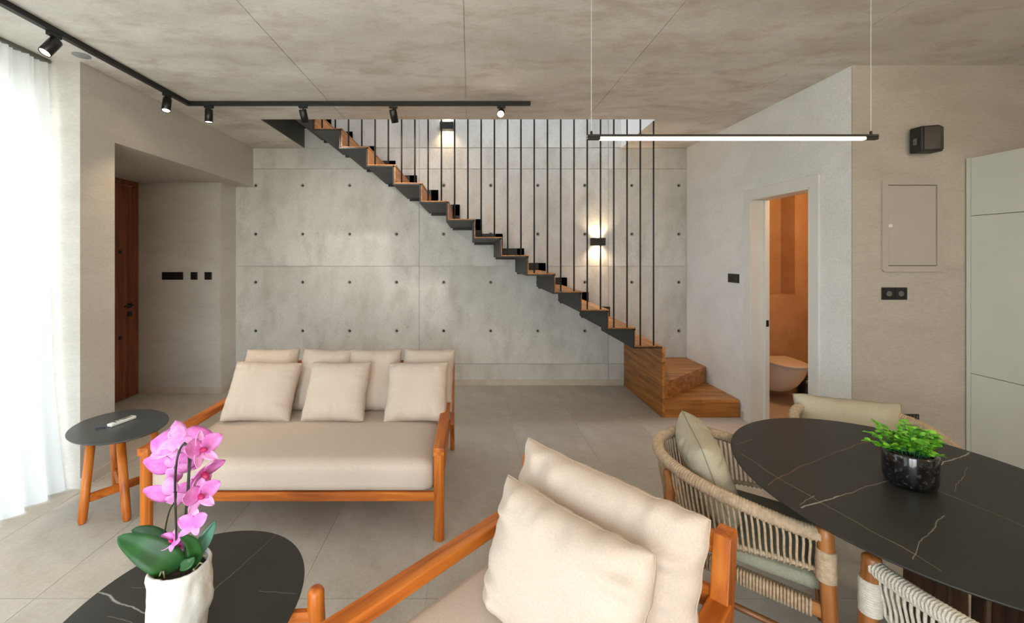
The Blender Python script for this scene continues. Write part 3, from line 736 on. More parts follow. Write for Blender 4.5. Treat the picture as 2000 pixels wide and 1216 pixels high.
def dining_chair(loc, yaw, label, ropem='rope'):
    t = thing('dining_chair', label, 'chair', loc, (0, 0, yaw), 'rope dining chairs around the table')
    turns = 150; n = turns * 4 + 1
    rp = rail_pts(.29, .27, -.29, .665, .735, n)
    rad = [.0215 + .0035 * abs(math.sin(math.pi * i / 4)) for i in range(n)]
    bm = bmesh.new(); tube(bm, rp, rad, 10); w_ = newobj('rope_wrapped_rail', bm, ropem, t, True); w_['kind'] = 'stuff'
    lowp = rail_pts(.265, .265, -.25, .535, .50, 120)
    bm = bmesh.new(); tube(bm, lowp, .009, 8); newobj('lower_rail', bm, ropem, t, True)
    NR = 80
    up = rail_pts(.29, .255, -.29, .665, .735, NR); lo = rail_pts(.265, .25, -.25, .535, .50, NR)
    for i in range(NR):
        a = up[i]; b = lo[i]; bm = bmesh.new(); out = Vector((a.x, a.y + .02, 0)).normalized() * .008
        tube(bm, [a + Vector((0, 0, -.014)) + out * .3, a.lerp(b, .35) + out, a.lerp(b, .75) + out * .8, b + out * 1.3, b + Vector((0, 0, -.015)) + out * .2], .0044, 6)
        newobj('rope', bm, ropem, t, True)
    for s in (-1, 1):
        bm = bmesh.new(); tube(bm, [(s * .30, .30, 0), (s * .298, .29, .40), (s * .292, .278, .66), (s * .292, .278, .69), (s * .292, .278, .698)], [.014, .022, .024, .023, .014], 14); newobj('front_leg', bm, 'cz', t, True)
        bm = bmesh.new(); m_ = 14 * 4; tube(bm, [(s * .2935, .281, .525 + .10 * i / m_) for i in range(m_ + 1)], [.0265 + .0022 * abs(math.sin(math.pi * i / 4)) for i in range(m_ + 1)], 12)
        q = newobj('rope_wrap', bm, ropem, t, True); q['kind'] = 'stuff'
        bm = bmesh.new(); tube(bm, [(s * .25, -.30, 0), (s * .235, -.235, .42), (s * .21, -.20, .62), (s * .205, -.215, .70)], [.013, .02, .02, .013], 12); newobj('rear_leg', bm, 'cz', t, True)
        bm = bmesh.new(); beam(bm, (s * .285, .27, .415), (s * .235, -.22, .415), .024, .045); newobj('seat_rail', bm, 'cy', t)
        bm = bmesh.new(); tube(bm, [(s * .29, .285, .30), (s * .24, -.25, .30)], .011, 8); newobj('stretcher', bm, 'cy', t, True)
    bm = bmesh.new(); beam(bm, (-.28, .275, .415), (.28, .275, .415), .024, .045); newobj('seat_rail', bm, 'cx', t)
    bm = bmesh.new(); beam(bm, (-.23, -.22, .415), (.23, -.22, .415), .024, .045); newobj('seat_rail', bm, 'cx', t)
    # woven seat band on the side rails
    bm = bmesh.new()
    for s in (-1, 1):
        for i in range(46):
            y = -.20 + i * .0098; x = s * (.2375 + (y + .22) / .49 * .048); tube(bm, [(x - s * .02, y, .436), (x + s * .016, y, .438), (x + s * .0165, y, .395), (x - s * .02, y, .392)], .0042, 5)
    q = newobj('woven_band', bm, ropem, t, True); q['kind'] = 'stuff'
    newobj('seat_cushion', seat_pad_bm(-.245, .245, -.22, .285, .441, .50, .026, 12, .006), 'seatcush', t, True)
    return t
def chairs():
    thA = R(-36.4)
    cA = dining_chair((1.105, 1.784, 0), thA - R(90), 'rope dining chair at the left of the table, its whole side facing the camera')
    cB = copy_tree(cA); cB.location = (1.985, 2.13, 0); cB.rotation_euler = (0, 0, R(-110 - 90)); cB['label'] = 'rope dining chair behind the table, mostly hidden by its top and the potted plant'
    cC = copy_tree(cA); cC.location = (1.475, .975, 0); cC.rotation_euler = (0, 0, R(0)); cC['label'] = 'pale grey rope dining chair cut off at the bottom right corner'
    for ch in [x for x in C.objects if x.parent == cC]:
        if ch.data.materials and ch.data.materials[0].name == 'rope':
            ch.data = ch.data.copy(); ch.data.materials[0] = M_['rope2']
    # back cushions
    u = Vector((math.cos(thA), math.sin(thA), 0)); c = Vector((1.105, 1.784, 0)) - u * .135
    pillow('chair_cushion', 'olive beige cushion upright in the left dining chair', (1.085, 1.845, .505), R(72.5), R(20), .45, .335, .16, 31, 'linen2', wr=1.4, seam=True)
    uB = Vector((math.cos(R(-110)), math.sin(R(-110)), 0)); c = Vector((1.99, 2.14, 0)) - uB * .14
    pillow('chair_cushion', 'olive beige cushion in the dining chair behind the table, nearest the bathroom door', (c.x, c.y, .505), R(-110 - 90 + 180 - 2), R(16), .475, .30, .13, 32, 'linen2', wr=.8, seam=True)
chairs()

# ------------------------------------------------------------------ potted plant on the dining table
pp = thing('potted_plant', 'small bright green plant in a speckled black pot on the dining table', 'plant', (1.597, 1.545, .7505))
bm = bmesh.new(); lathe(bm, [(.0001, 0), (.062, 0), (.070, .006), (.075, .03), (.076, .115), (.074, .12), (.069, .12), (.068, .10), (.0001, .10)], 40); newobj('pot', bm, 'glaze', pp, True)
bm = bmesh.new(); lathe(bm, [(.0001, .099), (.067, .099), (.067, .104), (.0001, .108)], 24); newobj('soil', bm, 'soil', pp)
random.seed(4)
def leafquad(bm, p, d, nrm, L, W_):
    d = d.normalized(); s = d.cross(nrm).normalized(); n = s.cross(d)
    a = bm.verts.new(p); b = bm.verts.new(p + d * L * .35 + s * W_ / 2 + n * L * .06); c = bm.verts.new(p + d * L - n * L * .12); e_ = bm.verts.new(p + d * L * .35 - s * W_ / 2 + n * L * .06); m0 = bm.verts.new(p + d * L * .5 - n * L * .05)
    b2 = bm.verts.new(p + d * L * .78 + s * W_ * .44); e2 = bm.verts.new(p + d * L * .78 - s * W_ * .44)
    for f in ((a, b, m0), (b, b2, m0), (b2, c, m0), (a, m0, e_), (e_, m0, e2), (e2, m0, c)): bm.faces.new(f)
fb = [bmesh.new(), bmesh.new()]; sb = bmesh.new()
sprays = []
for i in range(34):
    an = random.uniform(0, 2 * math.pi); out = random.uniform(.02, .085); hgt = random.uniform(.03, .085) * (1.15 - out * 4)
    sprays.append((an, out, hgt))
sprays += [(R(175), .16, .030), (R(165), .13, .05), (R(185), .11, .02), (R(150), .10, .085), (R(60), .05, .09), (R(20), .10, .06), (R(-20), .09, .04), (R(-70), .08, 0)]
for an, out, hgt in sprays:
    r0 = random.uniform(.0, .05); p0 = Vector((math.cos(an) * r0, math.sin(an) * r0, .10)); p1 = Vector((math.cos(an) * out * .9, math.sin(an) * out * .9, .12 + max(hgt, .015))); mid_ = (p0 + p1) / 2 + Vector((0, 0, .02))
    pts = [((1 - t) ** 2) * p0 + 2 * t * (1 - t) * mid_ + t * t * p1 for t in (0, .25, .5, .75, 1)]
    tube(sb, pts, .0012, 4)
    for q in range(7):
        t = .35 + .65 * q / 6; p = ((1 - t) ** 2) * p0 + 2 * t * (1 - t) * mid_ + t * t * p1
        for s in (-1, 1):
            a2 = an + s * random.uniform(.7, 1.5) * (1 - .5 * (q == 6)); d = Vector((math.cos(a2), math.sin(a2), random.uniform(-.1, .7)))
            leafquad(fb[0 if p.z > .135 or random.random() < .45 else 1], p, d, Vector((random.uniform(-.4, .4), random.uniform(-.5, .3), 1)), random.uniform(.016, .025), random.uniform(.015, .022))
newobj('stems', sb, 'green2', pp)['kind'] = 'stuff'
newobj('foliage', fb[0], 'green', pp, True)['kind'] = 'stuff'; newobj('under_foliage', fb[1], 'green2', pp, True)['kind'] = 'stuff'

# ------------------------------------------------------------------ orchid on the coffee table
OY = 1.31
oc = Vector((-.888, OY, .4005)); orc = thing('potted_orchid', 'pink orchid with dark stems in a rough white pot on the coffee table', 'plant', oc)
PH = .235
bm = bmesh.new(); random.seed(2)
def wobf(a, z): return .09 * noise.noise(Vector((math.cos(a) * 2.2, math.sin(a) * 2.2, z * 22))) + .04 * noise.noise(Vector((math.cos(a) * 5, math.sin(a) * 5, z * 40 + 4)))
profile = [(.0001, 0), (.055, 0), (.064, .004)] + [(.064 + .030 * math.sin(min(1, z / .15) * math.pi / 2), z) for z in [.01 + .0185 * i for i in range(12)]] + [(.092, PH - .008), (.089, PH), (.083, PH), (.080, PH - .01), (.079, PH - .05), (.0001, PH - .05)]
profile = [(a * .9 if a > .001 else a, b) for a, b in profile]; lathe(bm, profile, 64, wob=wobf); newobj('pot', bm, 'pot', orc, True)
bm = bmesh.new(); lathe(bm, [(.0001, PH - .05), (.069, PH - .05), (.069, PH - .03), (.05, PH - .022), (.0001, PH - .02)], 24); newobj('soil', bm, 'soil', orc)
bm = bmesh.new()
for i in range(7):
    a = random.uniform(0, 6.28); p = Vector((math.cos(a) * .045, math.sin(a) * .045, PH - .02)); q = p + Vector((random.uniform(-.03, .03), random.uniform(-.03, .03), .012))
    tube(bm, [p, (p + q) / 2 + Vector((0, 0, .012)), q], .0022, 5)
newobj('roots', bm, mat('pale_root', (170, 164, 130), rough=.7), orc, True)
def oW(px, py, dy=0): return atY(px, py, OY + dy) - oc
def leaf(path, wmax, m, nrm, fold=.25, th=.003):
    n = 16; pts = []
    P0 = [Vector(p) for p in path]
    for i in range(n + 1):
        t = i / n * (len(P0) - 1); k = min(int(t), len(P0) - 2); f = t - k
        a = P0[max(k - 1, 0)]; b = P0[k]; c = P0[k + 1]; d = P0[min(k + 2, len(P0) - 1)]
        pts.append(.5 * ((2 * b) + (-a + c) * f + (2 * a - 5 * b + 4 * c - d) * f * f + (-a + 3 * b - 3 * c + d) * f ** 3))
    bm = bmesh.new(); rows = []
    for i, p in enumerate(pts):
        tn = (pts[min(i + 1, n)] - pts[max(i - 1, 0)]).normalized(); nn = Vector(nrm); nn = (nn - tn * nn.dot(tn)).normalized(); s = tn.cross(nn)
        t = i / n; w = wmax * (math.sin(math.pi * (.10 + .90 * t) ** .85) ** .7 if t < 1 else .02); w = max(w, .003)
        rows.append([bm.verts.new(p + s * w / 2 * v + nn * abs(v) * fold * w / 2) for v in (-1, -.6, -.25, 0, .25, .6, 1)])
    for a, b in zip(rows, rows[1:]):
        for k in range(6): bm.faces.new((a[k], a[k + 1], b[k + 1], b[k]))
    o = newobj('leaf', bm, m, orc, True); sd_ = o.modifiers.new('thick', 'SOLIDIFY'); sd_.thickness = th; return o
leaf([oW(350, 1112, 0), oW(318, 1090, -.02), oW(275, 1068, -.03), oW(230, 1048, -.02)], .085, 'leaf', (.12, -.75, .6))
leaf([oW(345, 1105, .04), oW(325, 1070, .06), oW(295, 1045, .07), oW(258, 1034, .07)], .072, 'leaf', (-.2, -.8, .5))
leaf([oW(356, 1108, .0), oW(380, 1090, .0), oW(374, 1060, -.01), oW(352, 1046, -.03)], .040, 'leaf', (.6, -.7, .2))
leaf([oW(352, 1106, -.03), oW(368, 1100, -.03), oW(380, 1088, -.02)], .030, 'leaf', (0, -.8, .5))
leaf([oW(376, 1086, .03), oW(390, 1062, .04), oW(405, 1038, .04), oW(420, 1016, .03)], .048, 'leafb', (.75, -.6, .3), .5)
def curve_pts(P0, n=24):
    P0 = [Vector(p) for p in P0]; pts = []
    for i in range(n + 1):
        t = i / n * (len(P0) - 1); k = min(int(t), len(P0) - 2); f = t - k
        a = P0[max(k - 1, 0)]; b = P0[k]; c = P0[k + 1]; d = P0[min(k + 2, len(P0) - 1)]
        pts.append(.5 * ((2 * b) + (-a + c) * f + (2 * a - 5 * b + 4 * c - d) * f * f + (-a + 3 * b - 3 * c + d) * f ** 3))
    return pts
for pth, r_ in (([oW(345, 1110), oW(344, 1040), oW(342, 960), oW(344, 910), oW(350, 880), oW(360, 866), oW(366, 870)], .0032),
                ([oW(360, 1100, .01), oW(362, 1010, .01), oW(366, 960, .01), oW(369, 900, .01), oW(366, 876, .01), oW(360, 864, 0)], .0032),
                ([oW(338, 1100, .01), oW(322, 1050, .02), oW(330, 1000, .01), oW(342, 978), oW(344, 960)], .0024),
                ([oW(344, 990, -.008), oW(341, 950, -.01), oW(343, 910, -.01), oW(352, 878, -.008)], .0022),
                ([oW(369, 985, .0), oW(370, 930, .0), oW(373, 890, .0), oW(368, 868, 0)], .0022)):
    bm = bmesh.new(); tube(bm, curve_pts(pth), r_, 8); newobj('stem', bm, 'stem', orc, True)
for a, b in (((372, 885), (388, 879)), ((370, 940), (392, 925)), ((366, 990), (382, 978)), ((344, 905), (340, 915)), ((343, 955), (339, 962))):
    bm = bmesh.new(); tube(bm, curve_pts([oW(*a), oW((a[0] + b[0]) / 2, (a[1] + b[1]) / 2 - 1, -.004), oW(*b, -.008)], 6), .0015, 6); newobj('flower_stalk', bm, 'stem', orc, True)
def petal_mesh(L, W_, cup, seed):
    bm = bmesh.new(); n = 9; m_ = 6; rows = []
    for i in range(n + 1):
        t = i / n; w = W_ * (math.sin(math.pi * (.06 + .92 * t) ** .8)) ** .62 if t < 1 else W_ * .12
        row = []
        for j in range(m_ + 1):
            v = -1 + 2 * j / m_; z = cup * L * (t ** 2) * 1.0 + .10 * L * (v * v) * t + .03 * L * noise.noise(Vector((t * 3, v * 2, seed)))
            row.append(bm.verts.new((v * w / 2, t * L, z)))
        rows.append(row)
    for a, b in zip(rows, rows[1:]):
        for k in range(m_): bm.faces.new((a[k], a[k + 1], b[k + 1], b[k]))
    return bm
def flower(px, py, dy, size, face, seed, spread=(90, 18, 162, 234, 306), m='petal', lip=True):
    """face: direction the flower looks at"""
    f = bpy.data.objects.new('flower', None); C.objects.link(f); f.parent = orc
    f.location = oW(px, py, dy); q = Vector(face).normalized().to_track_quat('Z', 'Y'); f.rotation_euler = q.to_euler()
    for i, a in enumerate(spread):
        big = i in (1, 2); L = size * (1.0 if big else .92) * .60; bm = petal_mesh(L, L * (.95 if big else .62), .12 + .08 * ((seed * 7 + i) % 3), seed + i)
        o = newobj('petal', bm, 'petal2' if big and m == 'petal' else m, f, True); o.rotation_euler = (0, 0, R(a - 90) + R((seed * 13 + i * 7) % 11 - 5)); o.location = (0, 0, -.001 if big else -.003)
        s_ = o.modifiers.new('thick', 'SOLIDIFY'); s_.thickness = .0012
    if lip:
        bm = bmesh.new(); bmesh.ops.create_uvsphere(bm, u_segments=10, v_segments=8, radius=size * .10)
        for v in bm.verts: v.co.z = v.co.z * 1.5 + size * .08; v.co.y = v.co.y * .8 - size * .04 * (v.co.z > 0)
        newobj('lip', bm, 'lip', f, True)
    return f
flower(350, 862, .03, .155, (-.15, .55, -.55), 1, (70, 8, 172, 205, 335), lip=False)
flower(336, 912, .035, .135, (-.3, .8, .35), 2, (100, 25, 165, 215, 260), lip=False)
flower(334, 966, .035, .13, (-.3, .8, .4), 3, (90, 15, 175, 225, 265), lip=False)
flower(394, 876, -.01, .10, (.85, -.35, .25), 4)
flower(398, 922, .0, .105, (.75, -.25, -.45), 5)
flower(391, 966, -.01, .095, (.75, -.55, .1), 6)
flower(377, 1022, -.01, .075, (.1, -.75, .6), 7, lip=False)
flower(336, 1055, .0, .06, (-.1, -.7, .6), 9)
flower(352, 1065, .03, .045, (.1, -.7, .6), 10)

# ------------------------------------------------------------------ curtain
cu = thing('sheer_curtain', 'white sheer floor-length curtain in soft folds over the window at the left', 'curtain', (-2.84, .7, 0))
bm = bmesh.new(); NY, NZ_ = 520, 26; rows = []
def fold(y, z):
    k = z / 2.87
    a = .034 + .022 * noise.noise(Vector((y * .9, 0, 3)))
    ph = y * 2 * math.pi / .135 + 2.6 * noise.noise(Vector((y * 1.1, 7, z * .12)))
    w = a * math.sin(ph) * (.55 + .45 * (1 - k)) + .02 * noise.noise(Vector((y * 3, z * .8, 1))) + .035 * (1 - k) ** 2 * noise.noise(Vector((y * 1.6, 2, 5)))
    if z > 2.72: w = w * .6 + .010 * math.sin(y * 2 * math.pi / .04)
    return w + .07 * max(0, .35 - k) ** 1.5 / .2
for j in range(NZ_ + 1):
    z = 2.87 * (j / NZ_) ** .85 if j else .006; row = []
    for i in range(NY + 1):
        y = -1.40 + 4.26 * i / NY; row.append(bm.verts.new((fold(y, z), y - .7, max(.004, z - (.0 if j else 0)))))
    rows.append(row)
for a, b in zip(rows, rows[1:]):
    for k in range(NY): bm.faces.new((a[k], a[k + 1], b[k + 1], b[k]))
newobj('drape', bm, 'sheer', cu, True)
box('curtain_rail', -2.86 + 2.84, -2.82 + 2.84, -2.1, 2.17, ZT - .022, ZT - .001, 'dark', cu)

# ------------------------------------------------------------------ track lights
ty_ = 3.64; tx = -2.40; tk = thing('light_track', 'black L-shaped ceiling track carrying the spotlights', 'light track', (-1.0, ty_, ZT))
rel(box('rail', tx - .018, .52, ty_ - .018, ty_ + .018, ZT - .033, ZT - .0005, 'black', tk, bevel=.002), tk)
rel(box('rail', tx - .018, tx + .018, .3, ty_ - .018, ZT - .033, ZT - .0005, 'black', tk, bevel=.002), tk)
def spotlight(x, y, aim, lit, label, along):
    t = thing('spotlight', label, 'spotlight', (x, y, ZT - .0335), group='spotlights on the ceiling track')
    if along == 'x': box('adapter', -.035, .035, -.015, .015, -.022, 0, 'black', t, bevel=.002)
    else: box('adapter', -.015, .015, -.035, .035, -.022, 0, 'black', t, bevel=.002)
    bm = bmesh.new(); tube(bm, [(0, 0, -.022), (0, 0, -.045)], .006, 8); newobj('stem', bm, 'black', t)
    d = Vector(aim).normalized(); hd = bpy.data.objects.new('lamp_head', None)
    bm = bmesh.new(); lathe(bm, [(.0001, -.025), (.028, -.025), (.031, -.02), (.031, .085), (.028, .086), (.026, .078), (.0001, .078)], 24)
    h_ = newobj('lamp_head', bm, 'blackgloss', t, True); h_.location = Vector((0, 0, -.058)) + d * .0; h_.rotation_euler = d.to_track_quat('Z', 'Y').to_euler()
    bm = bmesh.new(); lathe(bm, [(.0001, .0785), (.0255, .0785), (.0255, .080), (.0001, .082)], 20)
    newobj('lens', bm, 'lamp', h_)
    if not lit:
        p = Vector((x, y, ZT - .0335 - .058)) + d * .095; spot(p, Vector((x, YB, 1.3)), 34, (1, .93, .84), 120, 1, .03)
    if lit:
        p = Vector((x, y, ZT - .0335 - .058)) + d * .095; spot(p, p + d, 28, WARM, 75, .8, .02)
spotlight(tx, 2.46, (-.15, -.45, -.8), True, 'lit spotlight at the left end of the track by the curtain', 'y')
spotlight(tx, 3.38, (.08, -.25, -.95), True, 'lit spotlight just before the corner of the track', 'y')
spotlight((408 - CX) * ty_ / F, ty_, (.0, -.02, -1), True, 'spotlight pointing straight down just right of the track corner', 'x')
spotlight((592 - CX) * ty_ / F, ty_, (.12, .35, -.9), False, 'black spotlight in front of the stair top, tilted away', 'x')
spotlight((768 - CX) * ty_ / F, ty_, (.14, .4, -.9), False, 'black spotlight in the middle of the straight track, tilted toward the wall', 'x')
spotlight((979 - CX) * ty_ / F, ty_, (-.12, -.85, -.45), True, 'glaring lit spotlight near the right end of the track', 'x')
tag(box('ceiling_sensor', 0, 0.001, 0, .001, 0, .001, 'dark'), None)
bpy.data.objects.remove(bpy.data.objects['ceiling_sensor'])
bm = bmesh.new(); lathe(bm, [(.0001, -.006), (.04, -.006), (.05, -.003), (.05, 0), (.0001, 0)], 28)
o = tag(newobj('ceiling_sensor', bm, 'alum', None), 'small grey disc on the ceiling beside the curtain head', 'sensor'); o.location = (-2.55, 2.80, ZT)

# linear pendant
PY = 2.15; pz = ZC + (500 - 268) * PY / F; X0 = (1147 - CX) * PY / F; X1 = (1713 - CX) * PY / F; mx_ = (X0 + X1) / 2
pd = thing('pendant_lamp', 'slim black linear pendant lamp with glowing strip hung on two thin wires', 'lamp', (mx_, PY, pz))
hl = (X1 - X0) / 2
bm = bmesh.new(); bx(bm, -hl, hl, -.012, .012, -.001, .013); newobj('bar', bm, 'black', pd, bevel=.003)
bm = bmesh.new()
bx(bm, -hl, -hl + .065, -.012, .012, -.013, -.001); bx(bm, hl - .065, hl, -.012, .012, -.013, -.001); newobj('end_cap', bm, 'black', pd, bevel=.003)
bm = bmesh.new(); bx(bm, -hl + .065, hl - .065, -.011, .011, -.013, -.001); newobj('diffuser', bm, 'led', pd)
for X in ((1155 - CX) * PY / F - mx_, (1701 - CX) * PY / F - mx_):
    bm = bmesh.new(); tube(bm, [(X, 0, .03), (X, 0, ZT - pz)], .0013, 6); newobj('wire', bm, 'white', pd)
    bm = bmesh.new(); tube(bm, [(X, 0, .012), (X, 0, .028), (X, 0, .032)], [.006, .006, .003], 10); newobj('wire_grip', bm, 'black', pd)
    bm = bmesh.new(); tube(bm, [(X, 0, ZT - pz - .02), (X, 0, ZT - pz)], .012, 12); newobj('ceiling_cup', bm, 'white', pd)

# wall lamps
for (px, py, w, lab, pw_) in ((873, 248, .165, 'black up-and-down wall lamp high in the stairwell under the ceiling edge', 12), (1166, 472, .165, 'black up-and-down wall lamp behind the stair rods at mid height', 17)):
    X = (px - CX) / 160; Z = ZC - (py - CY) / 160
    t = thing('wall_lamp', lab, 'lamp', (X, YB, Z))
    bm = bmesh.new(); w2 = w / 2
    bx(bm, -w2, w2, -.07, -.062, -.045, .045); bx(bm, -w2, -w2 + .006, -.062, 0, -.045, .045); bx(bm, w2 - .006, w2, -.062, 0, -.045, .045); bx(bm, -w2 + .006, w2 - .006, -.006, 0, -.045, .045); bx(bm, -w2 + .006, w2 - .006, -.062, -.006, -.02, .02)
    newobj('housing', bm, 'black', t)
    box('upper_lens', -w2 + .008, w2 - .008, -.06, -.008, .02, .024, 'lampdim', t); box('lower_lens', -w2 + .008, w2 - .008, -.06, -.008, -.024, -.02, 'lampdim', t)
    for s in (-1, 1):
        l = spot((X, YB - .034, Z + s * .03), (X, YB - .034, Z + s), pw_, (1, .72, .44), 130, .8, .03)

# ------------------------------------------------------------------ switches, sockets, boxes
def plate_wall(px0, px1, py0, py1, Y, label, cat, name, mods=1, m='black', group=None):
    X0 = (px0 - CX) * Y / F; X1 = (px1 - CX) * Y / F; Z1 = ZC - (py0 - CY) * Y / F; Z0 = ZC - (py1 - CY) * Y / F
    t = thing(name, label, cat, ((X0 + X1) / 2, Y, Z0), group=group); w = X1 - X0
    box('frame', -w / 2, w / 2, -.008, 0, 0, Z1 - Z0, m, t, bevel=.002)
    for i in range(mods):
        a = -w / 2 + .006 + i * (w - .008) / mods; b = a + (w - .008) / mods - .005
        box('rocker' if cat == 'switch' else 'socket_face', a, b, -.011, -.008, .005, Z1 - Z0 - .005, 'blackgloss', t, bevel=.001)
        if cat == 'socket':
            bm = bmesh.new(); lathe(bm, [(.0001, 0), (.019, 0), (.019, .001), (.0001, .001)], 20); o = newobj('socket_well', bm, 'dark', t); o.rotation_euler = (R(90), 0, 0); o.location = ((a + b) / 2, -.011, (Z1 - Z0) / 2)
    return t
plate_wall(317, 358, 531, 546, 4.9, 'long black switch plate on the hall wall, widest of the three', 'switch', 'light_switch', 3)
plate_wall(373, 386, 531, 546, 4.9, 'small square black switch in the middle on the hall wall', 'switch', 'light_switch', 1)
plate_wall(400, 414, 531, 546, 4.9, 'small square black switch on the hall wall nearest the corner', 'switch', 'light_switch', 1)
plate_wall(1721, 1770, 561, 585, 2.948, 'double black socket on the taupe wall below the fuse box', 'socket', 'wall_socket', 2)
# switch on the right wall
t = thing('light_switch', 'black double switch on the white wall left of the bathroom door', 'switch', (WR, 4.27, 1.31))
box('frame', -.008, 0, -.088, .088, 0, .088, 'black', t, bevel=.002)
for a in (-.082, .003): box('rocker', -.011, -.008, a, a + .079, .005, .083, 'blackgloss', t, bevel=.001)
# vent grille low on the kitchen wall
X0 = (1738 - CX) * 2.948 / F; X1 = (1793 - CX) * 2.948 / F; Z1 = ZC - (808 - CY) * 2.948 / F; Z0 = ZC - (848 - CY) * 2.948 / F
t = thing('vent_grille', 'black wall vent with upright fins low on the taupe wall', 'vent', ((X0 + X1) / 2, 2.948, Z0)); w = (X1 - X0) / 2; hh = Z1 - Z0
bm = bmesh.new(); bx(bm, -w, w, -.008, 0, 0, .008); bx(bm, -w, w, -.008, 0, hh - .008, hh); bx(bm, -w, -w + .008, -.008, 0, .008, hh - .008); bx(bm, w - .008, w, -.008, 0, .008, hh - .008); newobj('frame', bm, 'black', t)
box('backing', -w + .008, w - .008, -.002, 0, .008, hh - .008, 'black', t)
for i in range(9): a = -w + .015 + i * (2 * w - .03) / 8; box('fin', a - .004, a + .004, -.010, -.002, .008, hh - .008, mat('fin_brown', (52, 40, 34)) if i == 0 else 'dark', t)
# fuse box
Y = 2.948; X0 = (1720 - CX) * Y / F; X1 = (1838 - CX) * Y / F; Z1 = ZC + 150 * Y / F; Z0 = ZC - 30.5 * Y / F
t = thing('fuse_box', 'flush taupe metal fuse box door with rounded frame on the kitchen side wall', 'fuse box', ((X0 + X1) / 2, Y, Z0)); w = (X1 - X0) / 2; hh = Z1 - Z0; fw = .04
bm = bmesh.new(); pts = []
for cx_, cz_, a0 in ((w - .025, hh - .025, 0), (-w + .025, hh - .025, 90), (-w + .025, .025, 180), (w - .025, .025, 270)):
    for k in range(5): an = R(a0 + k * 22.5); pts.append((cx_ + .025 * math.cos(an), cz_ + .025 * math.sin(an)))

rings = [pts, [(-w + fw, fw), (-w + fw, hh - fw), (w - fw, hh - fw), (w - fw, fw)]]; EE = []; LL = []
for q in rings:
    vs = [bm.verts.new((a, -.014, b)) for a, b in q]; EE += [bm.edges.new((vs[i], vs[(i + 1) % len(vs)])) for i in range(len(vs))]; LL.append(vs)
bmesh.ops.triangle_fill(bm, use_beauty=True, use_dissolve=False, edges=EE, normal=(0, -1, 0))
for vs in LL:
    nv = [bm.verts.new(v.co + Vector((0, .0135, 0))) for v in vs]; n = len(vs)
    for i in range(n): bm.faces.new((vs[i], vs[(i + 1) % n], nv[(i + 1) % n], nv[i]))
newobj('frame', bm, 'box', t)
box('shadow_gap', -w + fw, w - fw, -.003, -.0005, fw, hh - fw, 'dark', t)
box('door', -w + fw + .005, w - fw - .005, -.009, -.003, fw + .005, hh - fw - .005, 'box', t, bevel=.0012)
o = box('lock', -w + fw + .002, -w + fw + .030, -.014, -.009, hh * .48, hh * .48 + .022, 'white', t, bevel=.004)
# wall speaker
X0 = (1769 - CX) * Y / F; X1 = (1812 - CX) * Y / F; Z0 = ZC + (500 - 302) * Y / F; Z1 = ZC + (500 - 252) * Y / F
t = thing('wall_speaker', 'small black loudspeaker mounted high on the taupe wall', 'speaker', ((X0 + X1) / 2, Y, Z0)); w = (X1 - X0) / 2 - .004; hh = Z1 - Z0 - .006
bm = bmesh.new(); prism(bm, [(-w, -.02), (-w * .9, -.095), (w * .3, -.125), (w, -.10), (w, -.02)], .0, hh, 'z'); newobj('cabinet', bm, 'black', t, bevel=.008, seg=3)
bm = bmesh.new(); prism(bm, [(-w * .82, -.100), (-w * .8, -.104), (w * .28, -.131), (w * .9, -.110), (w * .9, -.106), (w * .3, -.126)], .012, hh - .012, 'z'); newobj('grille', bm, 'blackgloss', t)
box('bracket', -.02, .02, -.02, 0, hh * .3, hh * .7, 'black', t)
box('badge', -w - .001, -w + .001, -.07, -.045, hh * .3, hh * .55, 'dark', t)

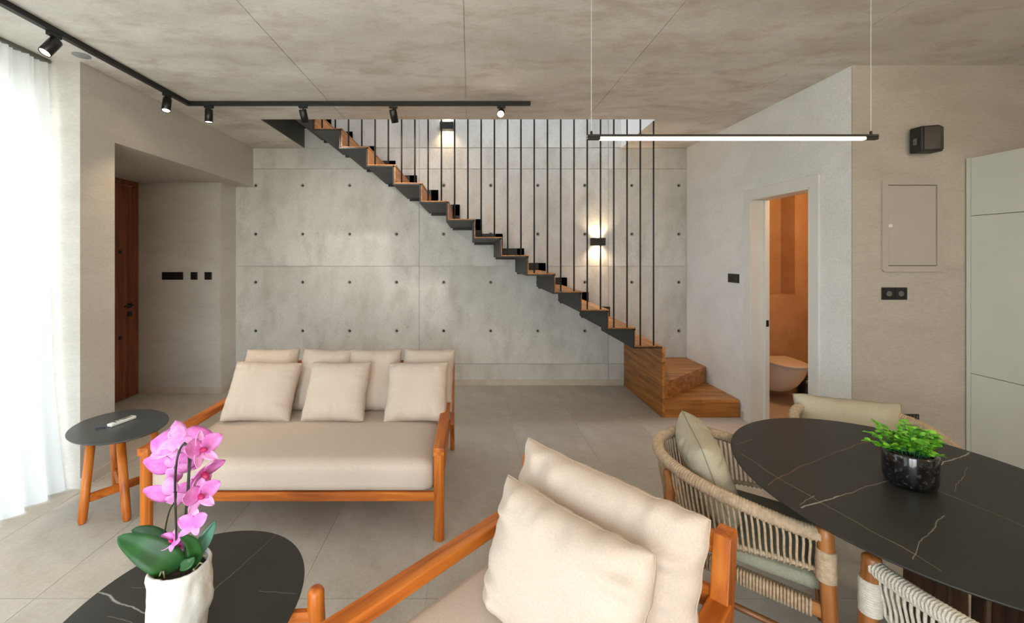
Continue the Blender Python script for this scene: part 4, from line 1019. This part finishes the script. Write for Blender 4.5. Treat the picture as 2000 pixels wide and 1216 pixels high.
# ------------------------------------------------------------------ kitchen cupboards
KX = (1887 - CX) * 2.94 / F
kc = thing('tall_cabinet', 'tall pale sage kitchen cabinet with flat handleless doors at the right edge', 'cabinet', (KX, 2.0, 0))
box('carcass', .021, .62, -2.4, .940, 0, 2.248, 'cab', kc, bevel=.002)
box('end_panel', 0, .02, .915, .940, 0, 2.248, 'cab', kc, bevel=.001)
box('kick_backing', .02, .0209, -2.4, .915, 0, 2.248, 'dark', kc)
for j in range(4):
    y1 = .912 - j * .62; y0 = y1 - .617
    for z0, z1 in ((.02, .773), (.777, 1.848), (1.852, 2.245)):
        box('door', .0, .02, y0, y1, z0, z1, 'cab', kc, bevel=.001)

# ------------------------------------------------------------------ bathroom things
tl = thing('toilet', 'wall-hung white toilet seen through the open bathroom door', 'toilet', (3.40, BY, 0))
bm = bmesh.new(); rings = []; n = 32
for z, L, W_, y0 in ((.08, .20, .11, 0), (.12, .30, .15, 0), (.20, .40, .19, 0), (.30, .48, .215, 0), (.38, .515, .225, 0), (.40, .52, .228, 0)):
    ring = []
    for k in range(n):
        a = math.pi * k / (n - 1); c_, s_ = math.cos(a), math.sin(a)
        ring.append(bm.verts.new((W_ / 1.2 * math.copysign(abs(c_) ** .7, c_), -L * abs(s_) ** .75 - .001, z)))
    rings.append(ring)
for a, b in zip(rings, rings[1:]):
    for k in range(n - 1): bm.faces.new((a[k], a[k + 1], b[k + 1], b[k]))
    bm.faces.new((a[-1], a[0], b[0], b[-1]))
bm.faces.new(rings[0]); bm.faces.new(rings[-1]); newobj('bowl', bm, 'ceramic', tl, True)
for nm, z0, z1, k_ in (('seat', .405, .418, 1.02), ('lid', .421, .445, 1.03)):
    bm = bmesh.new(); pts = [(.19 * k_ * math.copysign(abs(math.cos(math.pi * k / 31)) ** .7, math.cos(math.pi * k / 31)), -.05 - .475 * k_ * abs(math.sin(math.pi * k / 31)) ** .75) for k in range(32)]
    prism(bm, pts, z0, z1, 'z'); newobj(nm, bm, 'ceramic', tl, bevel=.006)
bn = thing('waste_bin', 'small black pedal bin on the bathroom floor beside the toilet', 'bin', (3.76, 4.74, 0))
bm = bmesh.new(); lathe(bm, [(.0001, 0), (.085, 0), (.09, .01), (.092, .22), (.0001, .22)], 28); newobj('bucket', bm, 'blackgloss', bn, True)
bm = bmesh.new(); lathe(bm, [(.0001, .221), (.094, .221), (.094, .232), (.07, .245), (.0001, .250)], 28); newobj('lid', bm, 'blackgloss', bn, True)
box('pedal', -.02, .02, -.125, -.08, .008, .016, 'chrome', bn)
point((3.3, 3.9, 2.2), 24, (1, .62, .28), .08)
